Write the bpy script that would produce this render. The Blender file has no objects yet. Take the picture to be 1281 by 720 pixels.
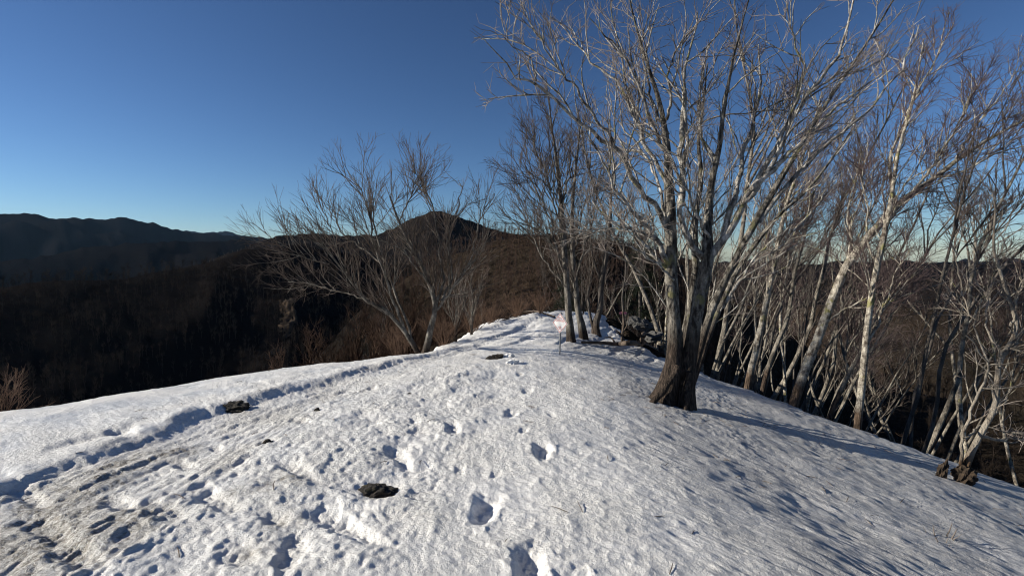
import bpy, math, random
import numpy as np

# ------------------------------------------------------------------ camera, sky, sun, exposure
scene = bpy.context.scene
COL = scene.collection
F = 620.0                      # focal length in pixels of a 1281 px wide frame
PITCH = math.radians(4.15)
EYE = np.array([0.0, 0.0, 1.6])
cam_d = bpy.data.cameras.new('camera')
cam_d.sensor_width = 36.0
cam_d.lens = 36.0 * F / 1281.0
cam_d.clip_start = 0.05
cam_d.clip_end = 60000.0
cam = bpy.data.objects.new('camera', cam_d)
cam.location = EYE
cam.rotation_euler = (math.pi / 2 - PITCH, 0, 0)
COL.objects.link(cam)
scene.camera = cam

SUN_EL, SUN_AZ = 21.0, -88.0   # degrees; azimuth from +Y (view direction) towards +X
world = bpy.data.worlds.new('World')
scene.world = world
world.use_nodes = True
wn = world.node_tree.nodes
wl = world.node_tree.links
bg = wn['Background']
sky = wn.new('ShaderNodeTexSky')
sky.sky_type = 'NISHITA'
sky.sun_disc = False
sky.sun_elevation = math.radians(SUN_EL)
sky.sun_rotation = math.radians(SUN_AZ)
sky.altitude = 1500.0
sky.air_density = 1.0
sky.dust_density = 0.15
sky.ozone_density = 4.7
hs = wn.new('ShaderNodeHueSaturation')
hs.inputs['Saturation'].default_value = 0.98
hs.inputs['Value'].default_value = 0.78
gmm = wn.new('ShaderNodeGamma')
gmm.inputs['Gamma'].default_value = 1.25
wl.new(sky.outputs[0], gmm.inputs['Color'])
wl.new(gmm.outputs[0], hs.inputs['Color'])
wl.new(hs.outputs[0], bg.inputs[0])
bg.inputs[1].default_value = 0.05

sun_d = bpy.data.lights.new('sun', 'SUN')
sun_d.energy = 5.0
sun_d.angle = math.radians(0.5)
sun_d.color = (1.0, 0.93, 0.80)
sun = bpy.data.objects.new('sun', sun_d)
_e, _a = math.radians(SUN_EL), math.radians(SUN_AZ)
TO_SUN = (math.sin(_a) * math.cos(_e), math.cos(_a) * math.cos(_e), math.sin(_e))
from mathutils import Vector
sun.rotation_euler = Vector(TO_SUN).to_track_quat('Z', 'Y').to_euler()
sun.location = (-20, 5, 20)
COL.objects.link(sun)

scene.view_settings.view_transform = 'Standard'
scene.view_settings.look = 'None'
scene.view_settings.exposure = 0.54
scene.view_settings.gamma = 1.0
scene.view_settings.use_curve_mapping = False
scene.cycles.max_bounces = 5
scene.cycles.diffuse_bounces = 3
scene.cycles.filter_width = 1.1
scene.cycles.use_denoising = True
scene.cycles.denoiser = 'OPENIMAGEDENOISE'
scene.cycles.denoising_prefilter = 'ACCURATE'

# ------------------------------------------------------------------ helpers
def pix(px, py, Y):
    """world point on the sight line of picture position (px,py) at forward distance Y"""
    a = (px - 640.5) / F
    u = -(py - 360.0) / F
    d = np.array([a, math.cos(PITCH) + u * math.sin(PITCH), -math.sin(PITCH) + u * math.cos(PITCH)])
    return EYE + d * (Y / d[1])

def mesh_np(name, V, Q, mats=None, smooth=True, attrs=None, midx=None):
    """mesh from numpy verts (N,3) and faces (M,k)"""
    V = np.asarray(V, np.float32); Q = np.asarray(Q, np.int32)
    me = bpy.data.meshes.new(name)
    me.vertices.add(len(V)); me.vertices.foreach_set('co', V.ravel())
    k = Q.shape[1]
    me.loops.add(Q.size); me.loops.foreach_set('vertex_index', Q.ravel())
    me.polygons.add(len(Q))
    me.polygons.foreach_set('loop_start', np.arange(0, Q.size, k, dtype=np.int32))
    me.polygons.foreach_set('loop_total', np.full(len(Q), k, np.int32))
    if smooth:
        me.polygons.foreach_set('use_smooth', np.ones(len(Q), bool))
    if attrs:
        for an, av in attrs.items():
            at = me.attributes.new(an, 'FLOAT', 'POINT')
            at.data.foreach_set('value', np.asarray(av, np.float32))
    me.update(calc_edges=True)
    me.validate()
    if mats:
        for m_ in (mats if isinstance(mats, (list, tuple)) else [mats]): me.materials.append(m_)
    if midx is not None:
        me.polygons.foreach_set('material_index', np.asarray(midx, np.int32))
    return me

def link(name, me, parent=None):
    o = bpy.data.objects.new(name, me)
    COL.objects.link(o)
    if parent is not None:
        o.parent = parent
    return o

def tag(o, label=None, cat=None, group=None, kind=None):
    if label: o['label'] = label
    if cat: o['category'] = cat
    if group: o['group'] = group
    if kind: o['kind'] = kind
    return o

def empty(name, loc):
    o = bpy.data.objects.new(name, None)
    o.empty_display_size = 0.2
    o.location = [float(c) for c in loc]
    COL.objects.link(o)
    return o

def sstep(a, b, x):
    t = np.clip((x - a) / (b - a), 0, 1)
    return t * t * (3 - 2 * t)

# gradient noise
_rs = np.random.RandomState(7)
_perm = np.concatenate([_rs.permutation(512)] * 2 + [np.zeros(2, int)])
_g2 = np.stack([np.cos(np.arange(512) * 2.399963), np.sin(np.arange(512) * 2.399963)], 1)

def perlin(x, y, seed=0):
    x = np.asarray(x, float) + seed * 17.13; y = np.asarray(y, float) - seed * 9.71
    xi = np.floor(x).astype(int); yi = np.floor(y).astype(int)
    xf = x - xi; yf = y - yi
    u = xf ** 3 * (xf * (xf * 6 - 15) + 10); v = yf ** 3 * (yf * (yf * 6 - 15) + 10)
    def g(i, j):
        h = _perm[(_perm[(xi + i) & 511] + ((yi + j) & 511)) & 1023]
        gg = _g2[h & 511]
        return gg[..., 0] * (xf - i) + gg[..., 1] * (yf - j)
    a = g(0, 0) * (1 - u) + g(1, 0) * u
    b = g(0, 1) * (1 - u) + g(1, 1) * u
    return (a * (1 - v) + b * v) * 1.5

def fbm(x, y, octv=4, gain=0.5, seed=0):
    s = 0; a = 1.0; f = 1.0
    for i in range(octv):
        s = s + a * perlin(x * f, y * f, seed + i * 3); a *= gain; f *= 2.03
    return s

def ridged(x, y, octv=4, gain=0.5, seed=0):
    s = 0; a = 1.0; f = 1.0
    for i in range(octv):
        s = s + a * (1 - 2 * np.abs(perlin(x * f, y * f, seed + i * 3))); a *= gain; f *= 2.03
    return s

def worley(x, y, seed=0):
    """distance to nearest jittered cell point, and to the second nearest"""
    xi = np.floor(x).astype(int); yi = np.floor(y).astype(int)
    d1 = np.full(x.shape, 9.0); d2 = np.full(x.shape, 9.0)
    for i in (-1, 0, 1):
        for j in (-1, 0, 1):
            h = _perm[(_perm[(xi + i + seed) & 511] + ((yi + j) & 511)) & 1023]
            h2 = _perm[(h + 57) & 511]
            dx = xi + i + (h & 511) / 511.0 - x; dy = yi + j + (h2 & 511) / 511.0 - y
            d = np.sqrt(dx * dx + dy * dy)
            n = d < d1
            d2 = np.where(n, d1, np.minimum(d2, d)); d1 = np.where(n, d, d1)
    return d1, d2

def poly_dist(x, y, pts):
    """signed distance to a polyline (positive on its left side, looking along it) and the arc position"""
    best = np.full(x.shape, 1e9); sgn = np.ones(x.shape); arc = np.zeros(x.shape)
    acc = 0.0
    for (ax, ay), (bx, by) in zip(pts[:-1], pts[1:]):
        dx, dy = bx - ax, by - ay; L2 = dx * dx + dy * dy; L = math.sqrt(L2)
        t = np.clip(((x - ax) * dx + (y - ay) * dy) / L2, 0, 1)
        ex = x - ax - t * dx; ey = y - ay - t * dy
        d = np.sqrt(ex * ex + ey * ey)
        c = dx * (y - ay) - dy * (x - ax)
        n = d < best - 1e-9
        best = np.where(n, d, best); sgn = np.where(n, np.sign(c), sgn); arc = np.where(n, acc + t * L, arc)
        acc += L
    return best * sgn, arc

def smooth_poly(pts, n=6):
    """Catmull-Rom through control points (any dimension)"""
    P = np.asarray(pts, float)
    P = np.vstack([2 * P[0] - P[1], P, 2 * P[-1] - P[-2]])
    out = []
    for i in range(1, len(P) - 2):
        for t in np.linspace(0, 1, n, endpoint=False):
            a, b, c, d = P[i - 1], P[i], P[i + 1], P[i + 2]
            out.append(0.5 * (2 * b + (c - a) * t + (2 * a - 5 * b + 4 * c - d) * t * t + (3 * b - a - 3 * c + d) * t ** 3))
    out.append(P[-2])
    return np.array(out)

# ------------------------------------------------------------------ the shape of the land
LEFT = smooth_poly([(-40, -18), (-20, -2), (-12, 2.2), (-6.4, 5.1), (-4.1, 7.4), (-2.5, 9.0), (-1.5, 11.0), (-1.25, 13.5), (-0.6, 16.5), (0.7, 20), (2.2, 26), (4, 40), (6, 90)], 4)
RIGHT = smooth_poly([(30, -25), (18, -8), (11, 2), (8.5, 5.3), (7.4, 7.0), (6.7, 7.9), (5.6, 9.4), (4.6, 10.7), (3.9, 12), (3.5, 14.5), (3.4, 17), (3.8, 20.5), (5, 27), (8, 42), (12, 90)], 4)
BANK = smooth_poly([(-4.1, -2), (-3.75, 1.5), (-3.6, 3.5), (-3.31, 4.66), (-3.02, 5.6), (-2.5, 6.6), (-1.8, 8.0), (-1.38, 8.9), (-0.8, 11.4), (0.15, 14.5), (1.0, 18), (1.8, 24)], 4)

def crest(y):
    return np.interp(y, [-60, -20, 0, 4, 8, 11, 14, 18, 21, 26, 40, 100], [-6, -1, 0, 0, -0.06, -0.33, -0.5, -0.55, -0.75, -1.6, -5, -22])

def soft(s, w):
    return 0.5 * (np.sqrt(s * s + w * w) + s)

def H(x, y):
    """the rounded ridge top near the camera"""
    p = crest(y)
    xr = np.interp(y, [0, 8, 12, 18, 40], [0.9, 1.0, 1.3, 1.9, 5])
    sl, _ = poly_dist(x, y, LEFT)
    sr, _ = poly_dist(x, y, RIGHT)
    z = p - 0.25 * soft(x - xr, 0.9) * np.interp(y, [0, 9, 16, 30], [1, 1, 0.35, 0.3])
    fl = 0.62 * soft(sl - 0.35, 0.9)
    fr = 0.80 * soft(-sr - 0.3, 0.6)
    return z - 150 * (1 - np.exp(-fl / 150)) - 90 * (1 - np.exp(-fr / 90))

# skylines: (distance, front slope, back slope, [(picture x, picture y)...]); turned into bearings and heights
SKY = [
    (9000, .25, .3, [(-400, 300), (150, 296), (200, 290), (230, 289), (260, 294), (285, 291), (310, 296), (345, 302), (900, 332), (1300, 330), (1900, 330)]),
    (4600, .34, .4, [(-900, 250), (-300, 258), (-60, 268), (0, 268), (35, 266), (60, 271), (95, 274), (130, 279), (155, 276), (180, 280), (215, 286), (255, 290), (290, 294), (330, 300), (400, 325), (600, 340), (1900, 345)]),
    (2300, .33, .4, [(-900, 300), (-200, 322), (0, 330), (90, 318), (160, 306), (230, 300), (300, 301), (360, 310), (420, 330), (700, 350), (850, 334), (930, 328), (1000, 331), (1060, 328), (1130, 330), (1190, 328), (1281, 331), (1500, 322), (1900, 315)]),
    (1350, .40, .5, [(-900, 380), (200, 350), (300, 315), (350, 299), (400, 294), (440, 296), (470, 294), (490, 288), (505, 282), (524, 276), (540, 271), (552, 270), (566, 274), (590, 281), (620, 289), (650, 295), (700, 296), (780, 306), (860, 322), (980, 345), (1100, 352), (1281, 350), (1900, 340)]),
    (560, .52, .5, [(-900, 400), (-100, 372), (60, 352), (160, 344), (240, 332), (310, 314), (360, 306), (420, 310), (470, 325), (560, 345), (700, 360), (900, 380), (1281, 385), (1900, 380)]),
    (210, .36, .5, [(-900, 700), (300, 640), (380, 470), (440, 400), (500, 352), (560, 322), (610, 304), (660, 295), (710, 294), (760, 300), (820, 318), (880, 345), (960, 400), (1060, 460), (1281, 520), (1900, 600)]),
]
def far(x, y):
    r = np.sqrt(x * x + y * y); a = np.arctan2(x, y)
    ac = np.clip(a, -1.15, 1.15)
    px = 640.5 + F * np.tan(ac)
    z = np.full(x.shape, -340.0) + 0 * r
    w1 = ridged(x / 420.0 + .3, y / 420.0, 5, .5, 11)
    for k, (R, sf, sb, pts) in enumerate(SKY):
        py = np.interp(px, [p[0] for p in pts], [p[1] for p in pts])
        Rk = R * (1 + 0.10 * perlin(a * 2.2 + k * 5.1, a * 0 + k * 1.7, 5))
        hh = 1.6 + (315.0 - py) / F * np.cos(ac) * R
        hh = hh - np.maximum(0, np.abs(a) - 1.15) * R * .02
        dr = r - Rk
        am = R * np.interp(R, [200, 600, 5000], [.008, .020, .028])
        nz = ridged(x / (R * .21) + k * 3.3, y / (R * .21), 5, .5, 20 + k) * am
        near_crest = np.exp(-(dr / (R * .10)) ** 2)
        hh = hh + am * .10 * (fbm(a * 60 + k * 9, a * 0 + k, 3, .6, 60 + k)) * (R > 1000) * np.exp(-(dr / (R * .05)) ** 2)
        zk = hh - np.where(dr < 0, -dr * sf, dr * sb) + nz * (1 - .8 * near_crest) - am * .2 * (1 - near_crest)
        d = R * .012 + 1
        z = np.maximum(z, zk) + 0.0
    return z

def G(x, y):
    r = np.sqrt(x * x + y * y)
    w = sstep(45, 150, r)
    h = H(x, y) + fbm(x * .3, y * .3, 3, .5, 41) * .12 * sstep(8, 20, r)
    f = far(x, y)
    return h * (1 - w) + f * w

# ---- snow details
def loc(px, py):
    """ground point under a picture position: march the sight line to H"""
    Ys = np.linspace(1.2, 40, 4000)
    pts = EYE + (pix(px, py, 1.0) - EYE)[None, :] * Ys[:, None]
    d = pts[:, 2] - H(pts[:, 0], pts[:, 1])
    i = np.argmax(d < 0) if (d < 0).any() else len(Ys) - 1
    return pts[i]

# (x, y, heading deg, half width, half length, depth)
PRINTS = []
for px, py, hd, w, l, d in [(660, 489, 8, .085, .17, .05), (640, 519, 12, .085, .17, .07), (567, 537, -14, .085, .19, .075), (679, 564, 6, .095, .19, .10), (607, 633, 6, .10, .19, .13),
                            (662, 706, 4, .10, .2, .12), (722, 745, 0, .1, .2, .1), (500, 571, -28, .09, .24, .075), (375, 525, -55, .08, .16, .06), (466, 484, -20, .07, .13, .05),
                            (480, 482, 20, .05, .1, .04), (430, 486, 30, .06, .13, .04), (545, 770, 0, .1, .2, .12), (650, 470, 0, .06, .12, .04), (641, 452, 20, .06, .16, .04),
                            (432, 655, -52, .12, .38, .10), (372, 590, -50, .10, .3, .07), (270, 625, -55, .1, .34, .07), (205, 640, -60, .12, .3, .06), (150, 625, -60, .09, .22, .07), (60, 655, -60, .1, .3, .07),
                            (90, 690, -60, .1, .3, .08), (230, 575, -55, .07, .16, .06), (270, 553, -40, .06, .1, .05), (155, 540, -60, .1, .26, .06), (255, 512, -52, .08, .2, .05),
                            (365, 690, -10, .1, .22, .09), (300, 690, -40, .1, .2, .07), (335, 640, -60, .09, .2, .06), (655, 541, 10, .05, .1, .035), (556, 505, -10, .06, .12, .03), (545, 476, 0, .06, .13, .03), (620, 590, 10, .05, .08, .03), (575, 585, -5, .05, .1, .03), (520, 530, -20, .06, .12, .03), (690, 520, 0, .05, .1, .025), (325, 480, -50, .08, .3, .03), (30, 610, -60, .08, .4, .05)]:
    p = loc(px, py)
    PRINTS.append((p[0], p[1], math.radians(hd), w * .90, l * 1.15, d * .42))
# (px, py, size) of stones melted out of the snow
ROCKS = [(296, 506, .14, .06), (336, 553, .085, .045), (475, 611, .15, .06), (617, 448, .19, .09), (512, 493, .04, .03), (397, 512, .04, .03)]
ROCKP = [(loc(a, b), c, d) for a, b, c, d in ROCKS]
STAINP = [(loc(a, b), s) for a, b, s in [(350, 605, .28), (355, 650, .16), (320, 690, .16), (290, 620, .12), (120, 600, .35), (40, 690, .5), (60, 640, .4), (150, 570, .3), (30, 620, .35), (220, 555, .3), (160, 640, .25)]]

def snow_relief(x, y):
    r = np.sqrt(x * x + y * y)
    u, v = poly_dist(x, y, BANK)
    u = -u                                           # metres to the right of the bank
    wob = perlin(v * 1.4, v * 0 + .5, 3) * .10 + perlin(v * 5, v * 0 + 2.5, 4) * .06 + perlin(v * 13, v * 0 + 4.5, 6) * .03
    ub = u + wob
    wd = np.interp(v, [0, 4.5, 8, 11, 14, 30], [1.9, 1.7, 1.1, .5, .45, .4])
    tm = sstep(-.05, .11, ub) * (1 - sstep(wd * .55, wd, u))     # trodden trench
    tm2 = sstep(-.25, .0, ub) * (1 - sstep(wd * .9, wd * 1.15, u))
    dep = np.interp(v, [0, 5, 9, 12, 30], [.036, .034, .036, .032, .03])
    z = -dep * tm
    z += .022 * np.exp(-((ub + .14) / .13) ** 2) * (1 + perlin(v * 3, u * 3, 8)) * np.interp(v, [0, 10, 14], [1, 1, .6])
    z += -.03 * np.exp(-((ub + .42) / .07) ** 2) * sstep(-.1, .5, perlin(v * .6, v * 0, 15))
    # rough lumps along the trench, drawn out along its run
    lump = np.abs(perlin(u * 6.0, v * 1.3, 21)) * .026 + np.abs(perlin(u * 14, v * 4, 22)) * .019 + perlin(u * 34, v * 15, 23) * .007
    z += tm2 * (lump - .015)
    # kicked-up snow between trench and the line of prints
    tr = sstep(.8, 1.5, u) * (1 - sstep(-.75, -.1, x - .12 * (y - 3))) * (1 - sstep(6.5, 9.5, y))
    d1, d2 = worley(x * 3.4 + perlin(x * 4, y * 4, 31) * .35, y * 3.0 + perlin(x * 4, y * 4, 32) * .35, 3)
    e1, e2 = worley(x * 9 + perlin(x * 9, y * 9, 33) * .3, y * 8 + perlin(x * 9, y * 9, 34) * .3, 9)
    z += tr * (ridged(u * 1.9, v * .9, 2, .5, 37) * .016 + (.45 - np.minimum(d1, .8)) * .022 + (.4 - e1) * .012 + perlin(x * 22, y * 22, 35) * .005 + np.abs(perlin(x * 11, y * 9, 36)) * .012)
    # sun cups over the rest: shallow bowls with sharp rims; down the right flank they are drawn out along the fall line
    fl = sstep(.5, 2.2, x)
    fx = x * (1 - .25 * fl)
    d1, d2 = worley(fx * 6.0 + perlin(x * 3, y * 3, 51) * .3, y * 6.5 + perlin(x * 3, y * 3, 52) * .3, 5)
    cup = d1 * d1
    f1, f2 = worley(fx * 15 + perlin(x * 6, y * 6, 53) * .3, y * 19 + perlin(x * 6, y * 6, 54) * .3, 13)
    pl = (1 - tm2) * (1 - .8 * tr)
    big = 1 - .5 * sstep(-3.2, -4.2, x)
    z += pl * big * (cup * .014 * (1 - .4 * fl) + f1 * f1 * .010 * (1 - .5 * fl))
    fa = .78 * x - .62 * y; fc = .62 * x + .78 * y
    fw = perlin(x * .8, y * .8, 66) * .25
    st = perlin(fa * 3.4, (fc + fw) * 15, 61) * .009 + perlin(fa * 7, (fc + fw) * 30, 62) * .008 - .004 * sstep(.2, .6, perlin(fa * 2.6, (fc + fw) * 9, 64))
    z += pl * (st * (.25 + .75 * fl) + perlin(x * 7, y * 8, 63) * .005)
    z += fbm(x * .55, y * .55, 3, .5, 71) * .035 * sstep(1, 4, r)
    # far mound: long soft drifts and ski-like grooves
    fm = sstep(9.5, 12, y) * (1 - sstep(3, 5, x))
    z += fm * (perlin(x * 2.3 - y * 1.2, y * .5, 81) * .05 - .05 * sstep(.15, .5, perlin(x * 3.6 - y * 1.5, y * .4, 82)))
    for (cx, cy, hd, w, l, d) in PRINTS:
        m = (np.abs(x - cx) < .9) & (np.abs(y - cy) < .9)
        if not m.any(): continue
        dx, dy = x[m] - cx, y[m] - cy
        a = dx * math.cos(hd) - dy * math.sin(hd); b = dx * math.sin(hd) + dy * math.cos(hd)
        wn_ = 1 + .20 * perlin(x[m] * 9, y[m] * 9, 91) + .14 * perlin(x[m] * 19, y[m] * 19, 92)
        wa = w * (1 + .22 * np.clip(b / l, -1, 1))
        s = (np.abs(a / wa) ** 2.6 + np.abs(b / l) ** 2.6) ** (1 / 2.6) * wn_
        bot = 1 + .22 * perlin(x[m] * 14, y[m] * 14, 93) + .15 * perlin(x[m] * 33, y[m] * 33, 95)
        z[m] += -d * bot * (1 - sstep(.30, 1.10, s)) + (.09 if l < .25 else .0) * d * np.exp(-((s - 1.28) / .2) ** 2) * (1 + .8 * perlin(x[m] * 12, y[m] * 12, 94))
    for (p, sx, sz) in ROCKP:
        dd = np.sqrt((x - p[0]) ** 2 + (y - p[1]) ** 2)
        z += -.035 * (sx / .16) * np.exp(-(dd / (sx * .9)) ** 4)
    return z, tm2, tr

def snow_cover(x, y):
    """snow depth over the ground; below zero the ground is bare"""
    sl, _ = poly_dist(x, y, LEFT); sr, _ = poly_dist(x, y, RIGHT)
    n = fbm(x * .9, y * .9, 4, .55, 101)
    right = sr - .05 + n * .55
    left = np.interp(y, [0, 9, 10.5, 60], [2.6, 2.2, .45, .3]) - sl + n * .45
    far_ = 24 - y + n * 2
    e = np.minimum(np.minimum(right, left), far_)
    return np.clip(e * .5, -.35, .16)

# ------------------------------------------------------------------ materials
def new_mat(name):
    m = bpy.data.materials.new(name); m.use_nodes = True
    nt = m.node_tree
    return m, nt.nodes, nt.links, nt.nodes['Principled BSDF']

def ramp(n, stops):
    r = n.new('ShaderNodeValToRGB')
    el = r.color_ramp.elements
    el[0].position, el[0].color = stops[0][0], (*stops[0][1], 1)
    el[1].position, el[1].color = stops[-1][0], (*stops[-1][1], 1)
    for p, c in stops[1:-1]:
        e = el.new(p); e.color = (*c, 1)
    return r

def noise(n, l, vec, scale, detail=4, rough=.55):
    t = n.new('ShaderNodeTexNoise'); t.inputs['Scale'].default_value = scale
    t.inputs['Detail'].default_value = detail; t.inputs['Roughness'].default_value = rough
    if vec is not None: l.new(vec, t.inputs['Vector'])
    return t

def mix(n, l, fac, a, b, blend='MIX'):
    x = n.new('ShaderNodeMix'); x.data_type = 'RGBA'; x.blend_type = blend
    for sock, val in ((x.inputs[0], fac), (x.inputs[6], a), (x.inputs[7], b)):
        if isinstance(val, (int, float)): sock.default_value = val
        elif isinstance(val, tuple): sock.default_value = (*val, 1)
        else: l.new(val, sock)
    return x.outputs[2]

def mapped(n, l, scale, src='Object'):
    tc = n.new('ShaderNodeTexCoord'); mp = n.new('ShaderNodeMapping')
    mp.inputs['Scale'].default_value = scale
    l.new(tc.outputs[src], mp.inputs['Vector'])
    return mp.outputs[0], tc

def bump(n, l, bs, height, strength, dist, prev=None):
    b = n.new('ShaderNodeBump'); b.inputs['Strength'].default_value = strength; b.inputs['Distance'].default_value = dist
    l.new(height, b.inputs['Height'])
    if prev is not None: l.new(prev, b.inputs['Normal'])
    l.new(b.outputs[0], bs.inputs['Normal'])
    return b.outputs[0]

def snow_material():
    m, n, l, bs = new_mat('snow')
    tc = n.new('ShaderNodeTexCoord'); o = tc.outputs['Object']
    at = n.new('ShaderNodeAttribute'); at.attribute_name = 'dirt'
    big = noise(n, l, o, 2.2, 4)
    base = ramp(n, [(.3, (.79, .778, .757)), (.7, (.88, .866, .84))]); l.new(big.outputs[0], base.inputs[0])
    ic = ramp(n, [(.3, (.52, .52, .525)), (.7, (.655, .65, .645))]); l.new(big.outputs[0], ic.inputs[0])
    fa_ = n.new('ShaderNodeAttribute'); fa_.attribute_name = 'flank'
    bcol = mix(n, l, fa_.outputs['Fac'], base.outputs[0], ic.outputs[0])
    grit = noise(n, l, o, 38, 5, .7)
    gr = ramp(n, [(.35, (1, 1, 1)), (.62, (0, 0, 0))]); l.new(grit.outputs[0], gr.inputs[0])
    gm = n.new('ShaderNodeMath'); gm.operation = 'MULTIPLY'; l.new(at.outputs['Fac'], gm.inputs[0]); l.new(gr.outputs[0], gm.inputs[1])
    gm2 = n.new('ShaderNodeMath'); gm2.operation = 'MULTIPLY_ADD'; gm2.use_clamp = True
    l.new(at.outputs['Fac'], gm2.inputs[0]); gm2.inputs[1].default_value = .38; l.new(gm.outputs[0], gm2.inputs[2])
    c = mix(n, l, gm2.outputs[0], bcol, (.24, .215, .18))
    # fine specks of blown bark and needles
    sp = noise(n, l, o, 75, 2, .5); spr = ramp(n, [(.70, (0, 0, 0)), (.76, (1, 1, 1))]); l.new(sp.outputs[0], spr.inputs[0])
    sm = n.new('ShaderNodeMath'); sm.operation = 'MULTIPLY'; l.new(spr.outputs[0], sm.inputs[0]); sm.inputs[1].default_value = .5
    c = mix(n, l, sm.outputs[0], c, (.25, .22, .19))
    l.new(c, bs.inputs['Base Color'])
    bs.inputs['Roughness'].default_value = .42
    bs.inputs['Specular IOR Level'].default_value = .5
    b1 = noise(n, l, o, 30, 6, .68); b2 = noise(n, l, o, 120, 3, .6)
    sv, mpn = mapped(n, l, (9, 46, 20)); n_map = [q for q in n if q.type == 'MAPPING'][-1]; n_map.vector_type = 'TEXTURE'; n_map.inputs['Scale'].default_value = (1 / 9., 1 / 46., .05); n_map.inputs['Rotation'].default_value = (0, 0, -math.atan2(.62, .78)); b3 = noise(n, l, sv, 1.0, 4, .65)
    fk = n.new('ShaderNodeAttribute'); fk.attribute_name = 'flank'
    fm = n.new('ShaderNodeMath'); fm.operation = 'MULTIPLY'; l.new(fk.outputs['Fac'], fm.inputs[0]); l.new(b3.outputs[0], fm.inputs[1])
    nn = bump(n, l, bs, fm.outputs[0], .9, .03)
    pa = noise(n, l, o, 1.7, 3, .5); pr = n.new('ShaderNodeMapRange'); l.new(pa.outputs[0], pr.inputs[0])
    for q_, v_ in zip((1, 2, 3, 4), (.36, .60, .35, 1.0)): pr.inputs[q_].default_value = v_
    pm = n.new('ShaderNodeMath'); pm.operation = 'MULTIPLY'; l.new(pr.outputs[0], pm.inputs[0]); l.new(b1.outputs[0], pm.inputs[1])
    nn = bump(n, l, bs, pm.outputs[0], 1.0, .035, nn)
    rr_ = n.new('ShaderNodeMapRange'); l.new(pa.outputs[0], rr_.inputs[0])
    for q_, v_ in zip((1, 2, 3, 4), (.35, .65, .22, .6)): rr_.inputs[q_].default_value = v_
    l.new(rr_.outputs[0], bs.inputs['Roughness'])
    bump(n, l, bs, b2.outputs[0], .12, .005, nn)
    return m

def ground_material():
    m, n, l, bs = new_mat('forest_floor')
    tc = n.new('ShaderNodeTexCoord'); o = tc.outputs['Object']
    a = noise(n, l, o, .006, 8, .6)
    b = noise(n, l, o, 1.4, 6, .65)
    r1 = ramp(n, [(.35, (.022, .020, .016)), (.5, (.048, .036, .027)), (.68, (.075, .052, .036))]); l.new(a.outputs[0], r1.inputs[0])
    r2 = ramp(n, [(.3, (.35, .35, .35)), (.7, (1.2, 1.2, 1.2))]); l.new(b.outputs[0], r2.inputs[0])
    c = mix(n, l, 1.0, r1.outputs[0], r2.outputs[0], 'MULTIPLY')
    ev = n.new('ShaderNodeAttribute'); ev.attribute_name = 'evergreen_shade'
    c = mix(n, l, ev.outputs['Fac'], c, (.006, .006, .007))  # dark conifer tone with the self-shadow of the distant woods painted in
    l.new(c, bs.inputs['Base Color']); bs.inputs['Roughness'].default_value = .95
    bs.inputs['Specular IOR Level'].default_value = 0.0
    c1 = noise(n, l, o, .09, 8, .7)
    nn = bump(n, l, bs, c1.outputs[0], .8, 6.0)
    bump(n, l, bs, b.outputs[0], .7, .1, nn)
    return m

def bark_material(name, light, dark, base, base_h, lichen=None, stretch=(9, 9, 3), patch=.5, base_soft=.5):
    """light bark with darker blotches, going over to rough dark bark near the foot"""
    m, n, l, bs = new_mat(name)
    v, tc = mapped(n, l, stretch)
    v2, _ = mapped(n, l, (30, 30, 75))
    a = noise(n, l, v, 1.0, 6, .65)
    r1 = ramp(n, [(patch - .12, dark), (patch + .02, tuple(.5 * (p + q) for p, q in zip(light, dark))), (patch + .12, light)]); l.new(a.outputs[0], r1.inputs[0])
    k = noise(n, l, v2, 1.0, 3, .6)
    r2 = ramp(n, [(.32, (.3, .28, .26)), (.45, (1, 1, 1))]); l.new(k.outputs[0], r2.inputs[0])
    c = mix(n, l, .8, r1.outputs[0], r2.outputs[0], 'MULTIPLY')
    if lichen:
        lv, _ = mapped(n, l, (5, 5, 4))
        q = noise(n, l, lv, 1.0, 4, .6); rq = ramp(n, [(.58, (0, 0, 0)), (.66, (1, 1, 1))]); l.new(q.outputs[0], rq.inputs[0])
        c = mix(n, l, rq.outputs[0], c, lichen)
    sx = n.new('ShaderNodeSeparateXYZ'); l.new(tc.outputs['Object'], sx.inputs[0])
    ad = n.new('ShaderNodeMath'); ad.operation = 'MULTIPLY_ADD'; l.new(a.outputs[0], ad.inputs[0]); ad.inputs[1].default_value = -base_soft * 2; l.new(sx.outputs[2], ad.inputs[2])
    mr = n.new('ShaderNodeMapRange'); l.new(ad.outputs[0], mr.inputs[0])
    mr.inputs[1].default_value = base_h - base_soft * 1.2; mr.inputs[2].default_value = base_h - base_soft * .6
    mr.inputs[3].default_value = 1; mr.inputs[4].default_value = 0
    fv, _ = mapped(n, l, (38, 38, 7))
    f = noise(n, l, fv, 1.0, 5, .65)
    rb = ramp(n, [(.36, tuple(x * .2 for x in base)), (.52, base), (.70, tuple(min(1, x * 2.6) for x in base))]); l.new(f.outputs[0], rb.inputs[0])
    c = mix(n, l, mr.outputs[0], c, rb.outputs[0])
    l.new(c, bs.inputs['Base Color']); bs.inputs['Roughness'].default_value = .85
    bs.inputs['Specular IOR Level'].default_value = .2
    nn = bump(n, l, bs, f.outputs[0], 1.0, .05)
    bump(n, l, bs, k.outputs[0], .5, .01, nn)
    return m

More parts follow.
